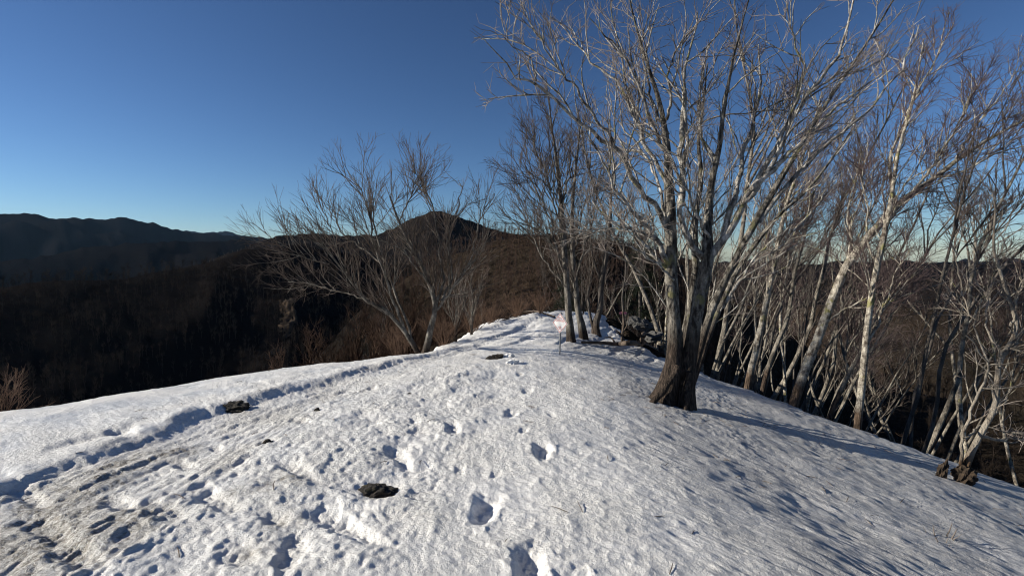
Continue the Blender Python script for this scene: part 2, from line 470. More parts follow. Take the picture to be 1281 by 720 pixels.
def plain(name, col, rough=.8, var=.35, scale=6.0, spec=.2, metal=0.0):
    m, n, l, bs = new_mat(name)
    tc = n.new('ShaderNodeTexCoord')
    a = noise(n, l, tc.outputs['Object'], scale, 5, .6)
    r = ramp(n, [(.3, tuple(c * (1 - var) for c in col)), (.7, tuple(min(1, c * (1 + var)) for c in col))]); l.new(a.outputs[0], r.inputs[0])
    l.new(r.outputs[0], bs.inputs['Base Color']); bs.inputs['Roughness'].default_value = rough
    bs.inputs['Specular IOR Level'].default_value = spec; bs.inputs['Metallic'].default_value = metal
    return m

def rock_material(name, col, moss):
    m, n, l, bs = new_mat(name)
    tc = n.new('ShaderNodeTexCoord')
    a = noise(n, l, tc.outputs['Object'], 14, 6, .7)
    r = ramp(n, [(.35, tuple(c * .4 for c in col)), (.55, col), (.66, moss)]); l.new(a.outputs[0], r.inputs[0])
    l.new(r.outputs[0], bs.inputs['Base Color']); bs.inputs['Roughness'].default_value = .95
    b = noise(n, l, tc.outputs['Object'], 45, 5, .7)
    bump(n, l, bs, b.outputs[0], .9, .02)
    return m

M = {}
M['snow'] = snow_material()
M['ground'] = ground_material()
M['bark_grey'] = bark_material('grey_bark', (.62, .585, .53), (.08, .068, .057), (.060, .038, .026), .75, (.20, .19, .09), (12, 12, 6), .50, .6)
M['bark_trunk'] = bark_material('old_trunk_bark', (.38, .35, .30), (.032, .027, .023), (.048, .035, .027), .85, (.17, .16, .08), (14, 14, 5), .535, .6)
M['bark_birch'] = bark_material('birch_bark', (.60, .55, .46), (.085, .066, .052), (.10, .07, .05), .25, (.27, .25, .11), (10, 10, 9), .49, .3)
M['bark_dark'] = bark_material('dark_bark', (.17, .15, .13), (.06, .05, .045), (.06, .045, .035), .3, None, (8, 8, 3), .5, .3)
M['bark_slim'] = bark_material('slim_bark', (.25, .23, .20), (.05, .043, .037), (.045, .033, .026), .25, None, (10, 10, 5), .5, .3)
M['bark_grove'] = bark_material('grove_bark', (.30, .27, .225), (.05, .042, .035), (.07, .05, .038), .4, None, (7, 7, 6), .47, .3)
M['twig_grey'] = plain('grey_twigs', (.20, .17, .15), .8, .5, 3)
M['twig_birch'] = plain('birch_twigs', (.10, .072, .070), .8, .5, 3)
M['twig_pale'] = plain('pale_twigs', (.12, .092, .080), .8, .4, 3)
M['twig_dark'] = plain('dark_twigs', (.085, .066, .056), .85, .5, 2)
M['twig_brown'] = plain('brown_twigs', (.115, .070, .048), .85, .5, 2)
M['twig_brush'] = plain('brush_twigs', (.066, .042, .031), .9, .5, 2, .05)
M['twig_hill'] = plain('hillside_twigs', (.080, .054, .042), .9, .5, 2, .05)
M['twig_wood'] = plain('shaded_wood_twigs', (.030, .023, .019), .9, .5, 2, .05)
M['rock'] = rock_material('mossy_rock', (.026, .021, .016), (.055, .046, .022))
M['boulder'] = rock_material('boulder_stone', (.09, .088, .086), (.05, .05, .042))
M['dead'] = plain('dead_wood', (.115, .088, .068), .9, .5, 9)
M['dead_pale'] = bark_material('weathered_wood', (.36, .32, .265), (.14, .115, .092), (.10, .062, .036), .30, None, (10, 10, 4), .46, .25)
M['root'] = rock_material('root_wood', (.042, .027, .016), (.085, .06, .035))
M['needle'] = plain('conifer_needles', (.018, .024, .014), .9, .5, 3)
M['needle_far'] = plain('distant_needles', (.007, .010, .009), .95, .5, .3, 0.0)
M['steel'] = plain('galvanised_steel', (.30, .30, .30), .45, .15, 20, .5, .6)
M['white'] = plain('white_enamel', (.78, .77, .76), .4, .04, 5, .5)
M['red'] = plain('faded_red_print', (.62, .20, .18), .5, .12, 14, .4)
M['pink'] = plain('pink_tape', (.70, .22, .26), .5, .1, 10, .4)
M['earth'] = plain('bare_earth', (.055, .036, .022), .95, .6, .25)

# ------------------------------------------------------------------ ground and snow
def polar_grid(az, rad):
    A, R = np.meshgrid(az, rad, indexing='xy')
    x = R * np.sin(A); y = R * np.cos(A)
    nr, na = R.shape
    i = np.arange(nr * na).reshape(nr, na)
    Q = np.stack([i[:-1, :-1], i[:-1, 1:], i[1:, 1:], i[1:, :-1]], -1).reshape(-1, 4)[:, ::-1]
    return x.ravel(), y.ravel(), Q

def ring_az(front, n_front, n_back):
    f = np.radians(front)
    a = np.linspace(-f, f, n_front)
    b = np.linspace(f, 2 * math.pi - f, n_back)[1:]
    return np.concatenate([a, b])

# hillsides out to the horizon
az = ring_az(60, 560, 70)
rad = np.concatenate([np.geomspace(.5, 45, 80), np.geomspace(45, 13000, 220)[1:]])
gx, gy, gq = polar_grid(az, rad)
gz = G(gx, gy)
cov = snow_cover(gx, gy)
near = np.sqrt(gx ** 2 + gy ** 2) < 60
gz = gz - np.where(near & (cov > -.3), sstep(-.3, .16, cov) * .3, 0)
bare_rough = fbm(gx * 1.3, gy * 1.3, 4, .55, 131) * .06 * near * (1 - sstep(-.3, .0, cov))
gz = gz + bare_rough
hill = link('hillside', mesh_np('hillside', np.stack([gx, gy, gz], 1), gq, M['ground'], attrs={'evergreen_shade': sstep(1500, 2300, np.hypot(gx, gy)) * .97 + .85 * (1 - sstep(-.3, -.15, np.arctan2(gx, gy))) * sstep(60, 300, np.hypot(gx, gy)) * (1 - sstep(1500, 2300, np.hypot(gx, gy))) + .7 * sstep(600, 900, np.hypot(gx, gy)) * sstep(-.3, -.15, np.arctan2(gx, gy)) * (1 - sstep(1500, 2300, np.hypot(gx, gy)))}))
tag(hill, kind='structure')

# snow on the ridge top
az = ring_az(54, 900, 50)
phi = np.radians(np.arange(52, 2.2, -.088))
rad = np.concatenate([[.02, .4, .8], 1.6 / np.tan(phi)])
sx, sy, sq = polar_grid(az, rad)
rel, tm, tr = snow_relief(sx, sy)
cov = snow_cover(sx, sy)
sz = H(sx, sy) + rel * sstep(-.05, .12, cov) + np.minimum(cov, .16) - .16
sz = np.where(cov < 0, sz + cov * .8, sz)
dirt = tm * .30 * np.interp(sy, [0, 5, 9, 12], [1.1, .9, .45, .15]) + tr * .07
dirt = dirt * (.45 + 1.1 * sstep(-.2, .5, fbm(sx * 2.0, sy * 1.3, 3, .5, 141)))
for p, s in STAINP:
    dirt = dirt + .62 * np.exp(-(((sx - p[0]) ** 2 + (sy - p[1]) ** 2) / (s * s * .45))) * (.5 + .8 * sstep(-.15, .3, fbm(sx * 6, sy * 6, 3, .5, 143)))
BT = loc(846, 499)
bd = np.hypot((sx - BT[0]) * .8, sy - BT[1])
dirt = dirt + .75 * np.exp(-(bd / .36) ** 2) * sstep(-.2, .35, fbm(sx * 7, sy * 7, 3, .6, 145))
sz = sz - .05 * np.exp(-(bd / .33) ** 2)
dirt = dirt + .5 * (1 - sstep(0, .07, cov)) * sstep(-.1, .3, fbm(sx * 3, sy * 3, 2, .5, 144))
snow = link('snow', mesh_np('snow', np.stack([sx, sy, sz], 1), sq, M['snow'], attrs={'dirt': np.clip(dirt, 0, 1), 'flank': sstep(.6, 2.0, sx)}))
tag(snow, kind='structure')

def gz_at(x, y):
    x = np.array([float(x)]); y = np.array([float(y)])
    c = snow_cover(x, y)
    return float(H(x, y)[0] + (min(c[0], .16) - .16 if c[0] > 0 else -.1))

# ------------------------------------------------------------------ trees
def resample(P, n):
    P = np.asarray(P, float)
    d = np.concatenate([[0], np.cumsum(np.linalg.norm(np.diff(P[:, :3], axis=0), axis=1))])
    t = np.linspace(0, d[-1], n)
    return np.stack([np.interp(t, d, P[:, k]) for k in range(P.shape[1])], 1)

def tubes(P, R, sides, rng=None, knob=0.0, flare=None):
    """tubes along polylines; P (B,n,3), R (B,n)"""
    B, n, _ = P.shape
    T = np.gradient(P, axis=1); T /= np.linalg.norm(T, axis=2, keepdims=True) + 1e-9
    ax = np.argmin(np.abs(P[:, -1] - P[:, 0]), axis=1)
    ref = np.eye(3)[ax][:, None, :].repeat(n, 1)
    N = np.cross(T, ref); N /= np.linalg.norm(N, axis=2, keepdims=True) + 1e-9
    Bn = np.cross(T, N)
    th = np.linspace(0, 2 * math.pi, sides, endpoint=False)
    c = np.cos(th)[None, None, :, None]; s = np.sin(th)[None, None, :, None]
    rr = R[:, :, None].repeat(sides, 2)
    if knob > 0:
        k = np.arange(n)[None, :, None]; t3 = th[None, None, :]
        q = np.arange(B)[:, None, None] * 7.3
        rr = rr * (1 + knob * (perlin(np.cos(t3) * 1.3 + q + 0 * k, np.sin(t3) * 1.3 + k * .22 + q, 3) + .6 * perlin(np.cos(t3) * 2.7 + q + k * .05, np.sin(t3) * 2.7 + k * .5, 4)))
    if flare is not None:
        k = np.arange(n)[None, :, None] / (n - 1.0); t3 = th[None, None, :]
        lob = .5 + .5 * np.cos(t3 * flare[2] + flare[3] + k * 6)
        rr = rr * (1 + flare[0] * np.exp(-k / flare[1]) * (.35 + lob))
    V = P[:, :, None, :] + rr[..., None] * (c * N[:, :, None, :] + s * Bn[:, :, None, :])
    i = np.arange(B * n * sides).reshape(B, n, sides)
    j = np.roll(i, -1, axis=2)
    Q = np.stack([i[:, :-1], j[:, :-1], j[:, 1:], i[:, 1:]], -1).reshape(-1, 4)
    return V.reshape(-1, 3), Q

def cat(parts):
    V, Q, o = [], [], 0
    for v, q in parts:
        V.append(v); Q.append(q + o); o += len(v)
    return np.concatenate(V), np.concatenate(Q)

def sprout(P, R, rng, dens, t0, length, ang, up, wander, n, rmax, rtip, shrink=.6, side=None, cap=None):
    """branches growing from polylines: returns (P', R')"""
    B, m, _ = P.shape
    L = np.linalg.norm(np.diff(P, axis=1), axis=2).sum(1)
    cnt = rng.poisson(dens * L * (1 - t0)) + (1 if dens > 2 else 0)
    idx = np.repeat(np.arange(B), cnt)
    if cap and len(idx) > cap: idx = np.sort(rng.choice(idx, cap, replace=False))
    K = len(idx)
    t = t0 + (1 - t0) * rng.random_sample(K)
    f = t * (m - 1); k = np.minimum(f.astype(int), m - 2); w = (f - k)[:, None]
    p = P[idx, k] * (1 - w) + P[idx, k + 1] * w
    T = P[idx, k + 1] - P[idx, k]; T /= np.linalg.norm(T, axis=1, keepdims=True) + 1e-9
    r = R[idx, k] * (1 - w[:, 0]) + R[idx, k + 1] * w[:, 0]
    v = rng.normal(size=(K, 3)); v -= (v * T).sum(1, keepdims=True) * T
    v[:, 2] += .25; v /= np.linalg.norm(v, axis=1, keepdims=True) + 1e-9
    a = np.radians(rng.uniform(ang[0], ang[1], K))[:, None]
    d = np.cos(a) * T + np.sin(a) * v
    d[:, 2] += up; d /= np.linalg.norm(d, axis=1, keepdims=True)
    Lc = rng.uniform(length[0], length[1], K) * (1 - shrink * t)
    Lc = np.minimum(Lc, .8 * L[idx])
    out = [p]
    for _ in range(n - 1):
        d = d + rng.normal(size=(K, 3)) * wander; d[:, 2] += up * .35
        d /= np.linalg.norm(d, axis=1, keepdims=True)
        p = p + d * (Lc / (n - 1))[:, None]
        out.append(p)
    PP = np.stack(out, 1)
    r0 = np.minimum(np.minimum(r * .72, rmax), .035 * Lc + rtip)
    s = np.linspace(0, 1, n)[None, :]
    RR = r0[:, None] * (1 - s) ** .8 + rtip * s ** .5 * np.minimum(1, (r0 / rtip))[:, None]
    return PP, RR

def crown_of(P, R, rng, lv):
    """successive orders of branches; returns list of tube meshes"""
    out = []
    for (dens, t0, length, ang, up, wander, n, rmax, rtip, sides) in lv:
        P, R = sprout(P, R, rng, dens, t0, length, ang, up, wander, n, rmax, rtip)
        if len(P) == 0: break
        out.append(tubes(P, R, sides))
    return out

def stem_from_px(pts, base, scale=1.0, n=18):
    """pts: (px, py, distance, half-width px) -> local polyline with radii"""
    A = []
    for (a, b, Y, r) in pts:
        w = pix(a, b, Y)
        A.append([*(w - base), r * Y / F * scale])
    A = smooth_poly(A, 5)
    A = resample(A, n)
    return A[:, :3], np.maximum(A[:, 3], .003)

LV_FULL = [  # dens/m, t0, length range, angle range, up, wander, points, rmax, rtip, sides
    (3.8, .20, (.5, 1.9), (25, 58), .10, .15, 8, .011, .0027, 4),
    (6.0, .15, (.25, .85), (25, 60), .05, .16, 5, .0052, .0021, 3),
    (6.5, .10, (.12, .38), (20, 58), .04, .15, 3, .0032, .0016, 3)]

def hero(name, base, stems, label, cat_, bark, twig, lv, seed, group=None, minor=None, n=22, sides=8, thick=1.0, trim=1.0):
    """a tree whose stems are given one by one: each (kind, points[, flare])"""
    rng = np.random.RandomState(seed)
    t = empty(name, base)
    tag(t, label, cat_, group)
    PP, RR = [], []
    for st in stems:
        kind, pts = st[0], st[1]
        P, R = stem_from_px(pts, base, n=n)
        if trim < 1:
            B_ = resample(np.hstack([P, R[:, None]])[:max(4, int(n * trim))], n); P, R = B_[:, :3], B_[:, 3]
        R = R * (.64 if kind == 'limb' else .86) * thick * (np.linspace(st[3], .72, n) if len(st) > 3 else 1)
        jit = np.cumsum(rng.normal(size=P.shape) * .006, 0); P = P + jit - jit[0]
        if kind == 'limb' and n > 12: P[1:-1] += rng.normal(size=P[1:-1].shape) * np.minimum(.018, np.linalg.norm(P[-1] - P[0]) * .008)
        nb = 40 if kind == 'trunk' else n
        A = resample(np.hstack([P, R[:, None]]), nb)
        fl = st[2] if len(st) > 2 else None
        V, Q = tubes(A[None, :, :3], A[None, :, 3], 20 if kind == 'trunk' else sides, knob=.16 if kind == 'trunk' else .10, flare=fl)
        link(kind, mesh_np(kind, V, Q, M[minor if (minor and kind != 'limb') else bark]), t)
        if kind != 'root': PP.append(P); RR.append(R)
    P = np.stack(PP); R = np.stack(RR)
    parts = crown_of(P, R, rng, lv)
    V, Q = cat(parts)
    mi = np.concatenate([np.full(len(q), 0 if i == 0 else 1) for i, (v, q) in enumerate(parts)])
    link('crown', mesh_np('crown', V, Q, [M[bark], M[twig]], midx=mi), t)
    return t

def fade(pts, Y0, Y1, r0, r1, pw=1.0):
    n = len(pts)
    return [(a, b, Y0 + (Y1 - Y0) * i / (n - 1), r0 + (r1 - r0) * (i / (n - 1)) ** pw) for i, (a, b) in enumerate(pts)]

# ---- the big twin-stemmed tree on the right flank
Yb = 6.5
b0 = pix(848, 497, Yb); b0[2] = gz_at(b0[0], b0[1])
A_stems = [
    ('trunk', [(828, 516, Yb, 17), (836, 494, Yb, 14.5), (843, 470, Yb, 12), (847, 440, Yb, 10.2), (846, 405, Yb, 9), (843, 370, Yb, 8.6), (842, 330, Yb, 8.6), (842, 285, Yb, 8.4), (841, 245, Yb, 7.4), (839, 205, Yb, 6.4), (835, 165, Yb, 5.2), (827, 120, Yb - .1, 4), (813, 80, Yb - .2, 2.9), (800, 35, Yb - .3, 2.0), (790, -20, Yb - .4, 1.2)], (.45, .04, 3, 2.0), 1.38),
    ('trunk', [(858, 518, Yb - .08, 11.5), (858, 488, Yb - .06, 10.6), (861, 455, Yb - .02, 9.6), (868, 415, Yb, 8.6), (876, 378, Yb, 8.6), (882, 348, Yb, 8.6), (887, 318, Yb, 8.6), (886, 285, Yb + .1, 6.6), (890, 240, Yb + .2, 5.2), (899, 200, Yb + .2, 4.4), (905, 150, Yb + .2, 3.6), (915, 100, Yb + .1, 2.7), (926, 50, Yb, 1.8), (940, 0, Yb, 1.0)], (.45, .04, 2, 4.4), 1.34),
    ('trunk', [(853, 500, Yb + .15, 7), (857, 455, Yb + .2, 7), (860, 410, Yb + .25, 6.6), (864, 370, Yb + .25, 6.2), (870, 335, Yb + .2, 5.8), (868, 300, Yb + .2, 5), (870, 262, Yb + .3, 4.2), (876, 220, Yb + .4, 3.4), (872, 180, Yb + .5, 2.6), (880, 130, Yb + .6, 1.8), (886, 80, Yb + .7, 1)]),
    ('trunk', [(862, 492, Yb + .35, 6), (872, 440, Yb + .5, 6), (892, 378, Yb + .7, 5.8), (916, 328, Yb + .8, 5.6), (940, 284, Yb + .9, 5.4), (956, 254, Yb + 1, 4.8), (983, 210, Yb + 1, 4), (1005, 175, Yb + 1, 3.4), (1032, 130, Yb + 1, 2.7), (1060, 88, Yb + 1, 2.1), (1098, 32, Yb + 1, 1.4), (1130, -20, Yb + 1, .9)]),
    ('trunk', [(864, 490, Yb + .5, 4.2), (884, 430, Yb + .7, 4.2), (905, 380, Yb + 1.0, 4), (926, 335, Yb + 1.2, 3.8), (948, 300, Yb + 1.4, 3.4), (975, 268, Yb + 1.5, 2.8), (1008, 238, Yb + 1.6, 2.2), (1040, 200, Yb + 1.6, 1.6), (1068, 160, Yb + 1.6, 1)]),
    ('root', fade([(848, 458), (840, 478), (828, 494), (812, 512)], Yb - .16, Yb - .26, 6, 6)),
    ('root', fade([(862, 465), (862, 488), (858, 508)], Yb - .12, Yb - .25, 6.5, 4)),
    ('limb', fade([(884, 326), (868, 311), (857, 287), (851, 255), (855, 210), (860, 160), (858, 110), (864, 60), (872, 15)], Yb, Yb - .5, 8, 1.2)),
    ('limb', fade([(888, 322), (906, 297), (925, 268), (942, 234), (966, 195), (990, 150), (1020, 110), (1050, 68), (1068, 20), (1075, -30)], Yb, Yb - .4, 9, 1.2)),
    ('limb', fade([(904, 300), (920, 252), (930, 215), (938, 180), (948, 135), (956, 95), (952, 55)], Yb - .05, Yb + .5, 7, 1.3)),
    ('limb', fade([(853, 258), (852, 205), (856, 150), (858, 120), (857, 104)], Yb - .2, Yb - .3, 6.5, 4.0)),
    ('limb', fade([(940, 238), (975, 204), (1010, 170), (1050, 136), (1085, 112), (1112, 96)], Yb - .15, Yb - .9, 5, 1.0)),
    ('limb', fade([(926, 266), (958, 216), (976, 178), (988, 145), (1000, 105), (1004, 72), (992, 42), (984, -5)], Yb - .1, Yb - .8, 5, 1.2)),
    ('limb', fade([(950, 278), (985, 232), (1020, 196), (1060, 160), (1095, 128), (1130, 80), (1150, 30)], Yb + .9, Yb + 1.3, 5, 1.0)),
    ('limb', fade([(838, 340), (818, 319), (802, 299), (790, 286), (775, 281), (756, 272)], Yb, Yb - .5, 5, 1.0)),
    ('limb', fade([(838, 334), (822, 306), (814, 290), (805, 279), (794, 266), (784, 252), (774, 238), (767, 226), (757, 205), (746, 186), (733, 163)], Yb, Yb - .9, 6, 1.3)),
    ('limb', fade([(840, 295), (825, 268), (808, 245), (795, 228), (784, 208), (769, 179), (750, 172), (734, 162), (719, 148), (705, 137), (694, 125), (680, 109), (665, 98), (646, 88), (634, 74), (622, 60), (607, 42)], Yb, Yb - 1.6, 6.5, .7)),
    ('limb', fade([(671, 101), (664, 84), (661, 72), (648, 62), (636, 50), (626, 42)], Yb - 1.15, Yb - 1.5, 2.2, .6)),
    ('limb', fade([(769, 179), (746, 147), (729, 128), (714, 104), (703, 88), (692, 73), (679, 52), (671, 25), (659, -2)], Yb - .6, Yb - 1.3, 3.4, .7)),
    ('limb', fade([(678, 51), (666, 35), (654, 22), (639, 10)], Yb - 1.1, Yb - 1.3, 1.6, .5)),
    ('limb', fade([(842, 250), (822, 208), (800, 168), (786, 134), (770, 110), (745, 84), (722, 60), (703, 36), (686, 22)], Yb - .05, Yb + .5, 4.6, .7)),
    ('limb', fade([(840, 205), (816, 160), (800, 120), (786, 86), (770, 60), (752, 40), (738, 22)], Yb, Yb - .7, 4.4, .7)),
    ('limb', fade([(836, 168), (821, 132), (811, 92), (804, 55), (800, 22)], Yb, Yb + .6, 3.6, .7)),
    ('limb', fade([(834, 150), (838, 118), (832, 92), (845, 58), (864, 26)], Yb - .1, Yb - .4, 3.4, .9)),
    ('limb', fade([(843, 350), (815, 326), (790, 312), (765, 300), (742, 292)], Yb - .1, Yb - .9, 2.6, .7)),
    ('limb', fade([(842, 318), (812, 296), (785, 288), (752, 290), (726, 300)], Yb, Yb + .7, 2.8, .7)),
    ('limb', fade([(845, 300), (832, 262), (820, 215), (800, 185), (775, 150), (757, 120)], Yb, Yb + 1.0, 4, .8)),
    ('limb', fade([(888, 300), (872, 268), (862, 240), (848, 215), (838, 190)], Yb, Yb - .8, 3.6, .9)),
    ('limb', fade([(896, 200), (880, 165), (874, 125), (880, 85), (892, 50)], Yb + .2, Yb + .8, 3.4, .8)),
    ('limb', fade([(905, 385), (925, 350), (948, 318), (980, 290), (1015, 262)], Yb + .7, Yb + .2, 3.4, .8)),
]
hero('twin_stemmed_tree', b0, A_stems, 'large grey bare tree with several stems rising from one flared brown base on the snow', 'tree', 'bark_grey', 'twig_grey', LV_FULL, 11, minor='bark_trunk', thick=.9)

# ---- slim trees behind the sign
LV_FINE = [
    (4.6, .18, (.8, 2.2), (20, 48), .10, .08, 8, .012, .0032, 4),
    (5.5, .15, (.35, 1.1), (20, 50), .06, .10, 5, .006, .0026, 3),
    (6.0, .10, (.15, .50), (20, 52), .05, .12, 3, .0038, .0020, 3)]
Yt = 11.6
b = pix(713, 425, Yt); b[2] = gz_at(b[0], b[1])
hero('slim_tree', b, [
    ('trunk', [(716, 436, Yt, 6.5), (714, 412, Yt, 6), (711, 385, Yt, 5.5), (709, 350, Yt, 5), (707, 310, Yt, 4.6), (704, 265, Yt, 4), (700, 222, Yt, 3), (695, 182, Yt, 2.1), (690, 150, Yt, 1.4), (687, 122, Yt, .8)], (.7, .05, 3, 1.0)),
    ('limb', fade([(708, 345), (697, 318), (688, 285), (678, 250), (664, 212), (650, 178)], Yt, Yt - .8, 2.8, .6)),
    ('limb', fade([(709, 358), (690, 338), (672, 312), (662, 280), (648, 246), (634, 232)], Yt, Yt + .8, 2.4, .5)),
    ('limb', fade([(706, 295), (693, 262), (684, 225), (672, 190), (662, 158)], Yt, Yt - .5, 2.3, .5)),
    ('limb', fade([(703, 255), (712, 222), (722, 190), (728, 160)], Yt, Yt + .7, 2.2, .5)),
    ('limb', fade([(705, 280), (692, 240), (676, 222), (655, 215)], Yt, Yt - 1.0, 2.0, .5)),
    ('limb', fade([(709, 335), (685, 300), (660, 285), (636, 280)], Yt, Yt - .6, 2.0, .5)),
], 'left of two slim bare trees standing close together right behind the diamond sign', 'tree', 'bark_slim', 'twig_dark', LV_FINE, 21, 'slim bare trees at the top of the snow ridge', thick=.84)
Yt = 12.4
b = pix(729, 421, Yt); b[2] = gz_at(b[0], b[1])
hero('slim_tree', b, [
    ('trunk', [(731, 432, Yt, 6.2), (728, 410, Yt, 6), (723, 388, Yt, 5.2), (719, 355, Yt, 4.6), (715, 315, Yt, 4), (714, 270, Yt, 3.2), (718, 225, Yt, 2.4), (722, 185, Yt, 1.6), (724, 150, Yt, .9)], (.8, .05, 3, 2.4)),
    ('limb', fade([(719, 350), (730, 318), (738, 280), (748, 240), (756, 205)], Yt, Yt + .6, 2.4, .5)),
    ('limb', fade([(716, 320), (725, 280), (735, 245), (740, 205)], Yt, Yt - .8, 2.2, .5)),
    ('limb', fade([(715, 290), (705, 250), (700, 210), (694, 175)], Yt, Yt + 1, 2.0, .5)),
], 'right of two slim bare trees standing close together right behind the diamond sign', 'tree', 'bark_slim', 'twig_dark', LV_FINE, 22, 'slim bare trees at the top of the snow ridge', thick=.84)
Yt = 14.0
b = pix(746, 414, Yt); b[2] = gz_at(b[0], b[1])
hero('slim_tree', b, [
    ('trunk', [(747, 422, Yt, 5), (745, 405, Yt, 4.6), (750, 385, Yt, 4.2), (752, 355, Yt, 4), (757, 320, Yt, 3.4), (762, 280, Yt, 2.6), (764, 240, Yt, 1.8), (768, 205, Yt, 1)], (.6, .06, 3, 0)),
    ('trunk', [(744, 418, Yt, 2.2), (738, 392, Yt, 2), (736, 365, Yt, 1.8), (742, 335, Yt, 1.5), (740, 300, Yt, 1), (745, 265, Yt, .6)]),
    ('limb', fade([(752, 350), (742, 320), (735, 285), (738, 250)], Yt, Yt - .8, 2.2, .5)),
    ('limb', fade([(755, 330), (770, 300), (782, 270), (790, 235)], Yt, Yt + .8, 2.2, .5)),
], 'dark thin tree with a side shoot behind and right of the twin slim trees', 'tree', 'bark_dark', 'twig_dark', LV_FINE, 23, 'slim bare trees at the top of the snow ridge')

# ---- the spreading tree at the left rim
LV_SPREAD = [(6.5, .20, (.7, 1.75), (16, 42), .07, .06, 8, .008, .0026, 4), (6.5, .12, (.35, 1.0), (16, 42), .05, .07, 5, .0046, .0021, 3), (6.5, .10, (.15, .45), (16, 45), .04, .09, 3, .0032, .0018, 3)]
Yd = 9.7
b = pix(530, 440, Yd); b[2] = gz_at(b[0], b[1]) - .1
hero('spreading_tree', b, [
    ('trunk', [(530, 452, Yd, 5.5), (535, 430, Yd, 5.4), (541, 405, Yd, 4.8), (546, 385, Yd, 4.2), (537, 352, Yd, 3.4), (524, 322, Yd, 2.9), (511, 300, Yd, 2.4), (500, 275, Yd, 2), (490, 250, Yd, 1.5), (478, 222, Yd, .9)], (.6, .06, 3, 1)),
    ('trunk', [(527, 450, Yd + .1, 4.8), (514, 425, Yd + .1, 4.2), (500, 406, Yd + .1, 3.6), (480, 387, Yd, 3.2), (462, 378, Yd - .1, 2.6), (446, 358, Yd - .3, 1.9), (425, 330, Yd - .5, 1.4), (402, 300, Yd - .7, 1.0), (378, 268, Yd - .9, .7)]),
    ('limb', fade([(506, 412), (495, 385), (488, 360), (478, 330), (470, 300), (463, 262), (450, 232), (432, 203)], Yd + .1, Yd - .3, 3.8, .6)),
    ('limb', fade([(520, 432), (505, 396), (493, 360), (480, 325), (470, 285), (456, 250), (430, 222), (405, 208)], Yd + .2, Yd + 1.0, 3.4, .6)),
    ('limb', fade([(546, 385), (553, 352), (548, 320), (544, 285), (534, 248), (516, 215), (500, 196)], Yd, Yd + .5, 3.2, .6)),
    ('limb', fade([(546, 388), (562, 366), (578, 346), (600, 322), (612, 296)], Yd, Yd - .6, 3, .5)),
    ('limb', fade([(552, 376), (566, 340), (560, 305), (570, 272), (578, 240), (572, 215)], Yd - .1, Yd + .8, 2.8, .5)),
    ('limb', fade([(560, 368), (586, 330), (596, 292), (606, 262), (628, 236)], Yd - .1, Yd + .2, 2.6, .5)),
    ('limb', fade([(540, 358), (520, 335), (505, 312), (488, 305), (462, 290)], Yd, Yd - .8, 2.2, .5)),
    ('limb', fade([(440, 352), (420, 318), (412, 290), (398, 265), (392, 240)], Yd - .3, Yd - .2, 1.8, .5)),
    ('limb', fade([(412, 330), (385, 325), (360, 310), (342, 300)], Yd - .5, Yd - .9, 1.5, .5)),
    ('limb', fade([(478, 330), (455, 310), (430, 295), (408, 260), (390, 235)], Yd - .1, Yd + .6, 2.0, .5)),
    ('limb', fade([(462, 374), (440, 372), (415, 365), (385, 355), (350, 352)], Yd - .1, Yd + .5, 1.8, .5)),
    ('limb', fade([(500, 275), (515, 245), (522, 225), (540, 208)], Yd, Yd - .5, 1.6, .5)),
], 'wide spreading bare tree with forked trunks growing at the left rim of the snow', 'tree', 'bark_slim', 'twig_dark', LV_SPREAD, 31, thick=.85, trim=.92)

# ---- white sapling in the brown brush
LV_SAP = [(11, .12, (.5, 1.0), (18, 40), .25, .06, 6, .008, .0028, 4), (8, .15, (.2, .5), (18, 40), .15, .10, 3, .0045, .0022, 3)]
for (px, py, top, Ys, sd, lab) in [(571, 428, 340, 12.2, 41, 'pale slender sapling with upright twigs in the brown brush beside the spreading tree'), (590, 420, 345, 13.5, 42, 'thin pale sapling just right of the brush sapling, before the brown hillside')]:
    b = pix(px, py, Ys)
    st = [('trunk', fade([(px, py + 6), (px - 1, py - 20), (px + 1, py - 45), (px - 2, py - 70), (px, top)], Ys, Ys, 2.2, .5)),
          ('limb', fade([(px, py - 22), (px + 8, py - 45), (px + 12, py - 70)], Ys, Ys - .3, 1.2, .4)),
          ('limb', fade([(px, py - 15), (px - 9, py - 40), (px - 13, py - 66)], Ys, Ys + .3, 1.2, .4))]
    hero('sapling', b, st, lab, 'sapling', 'bark_slim', 'twig_pale', LV_SAP, sd, 'pale saplings in the brush', n=10, sides=6)

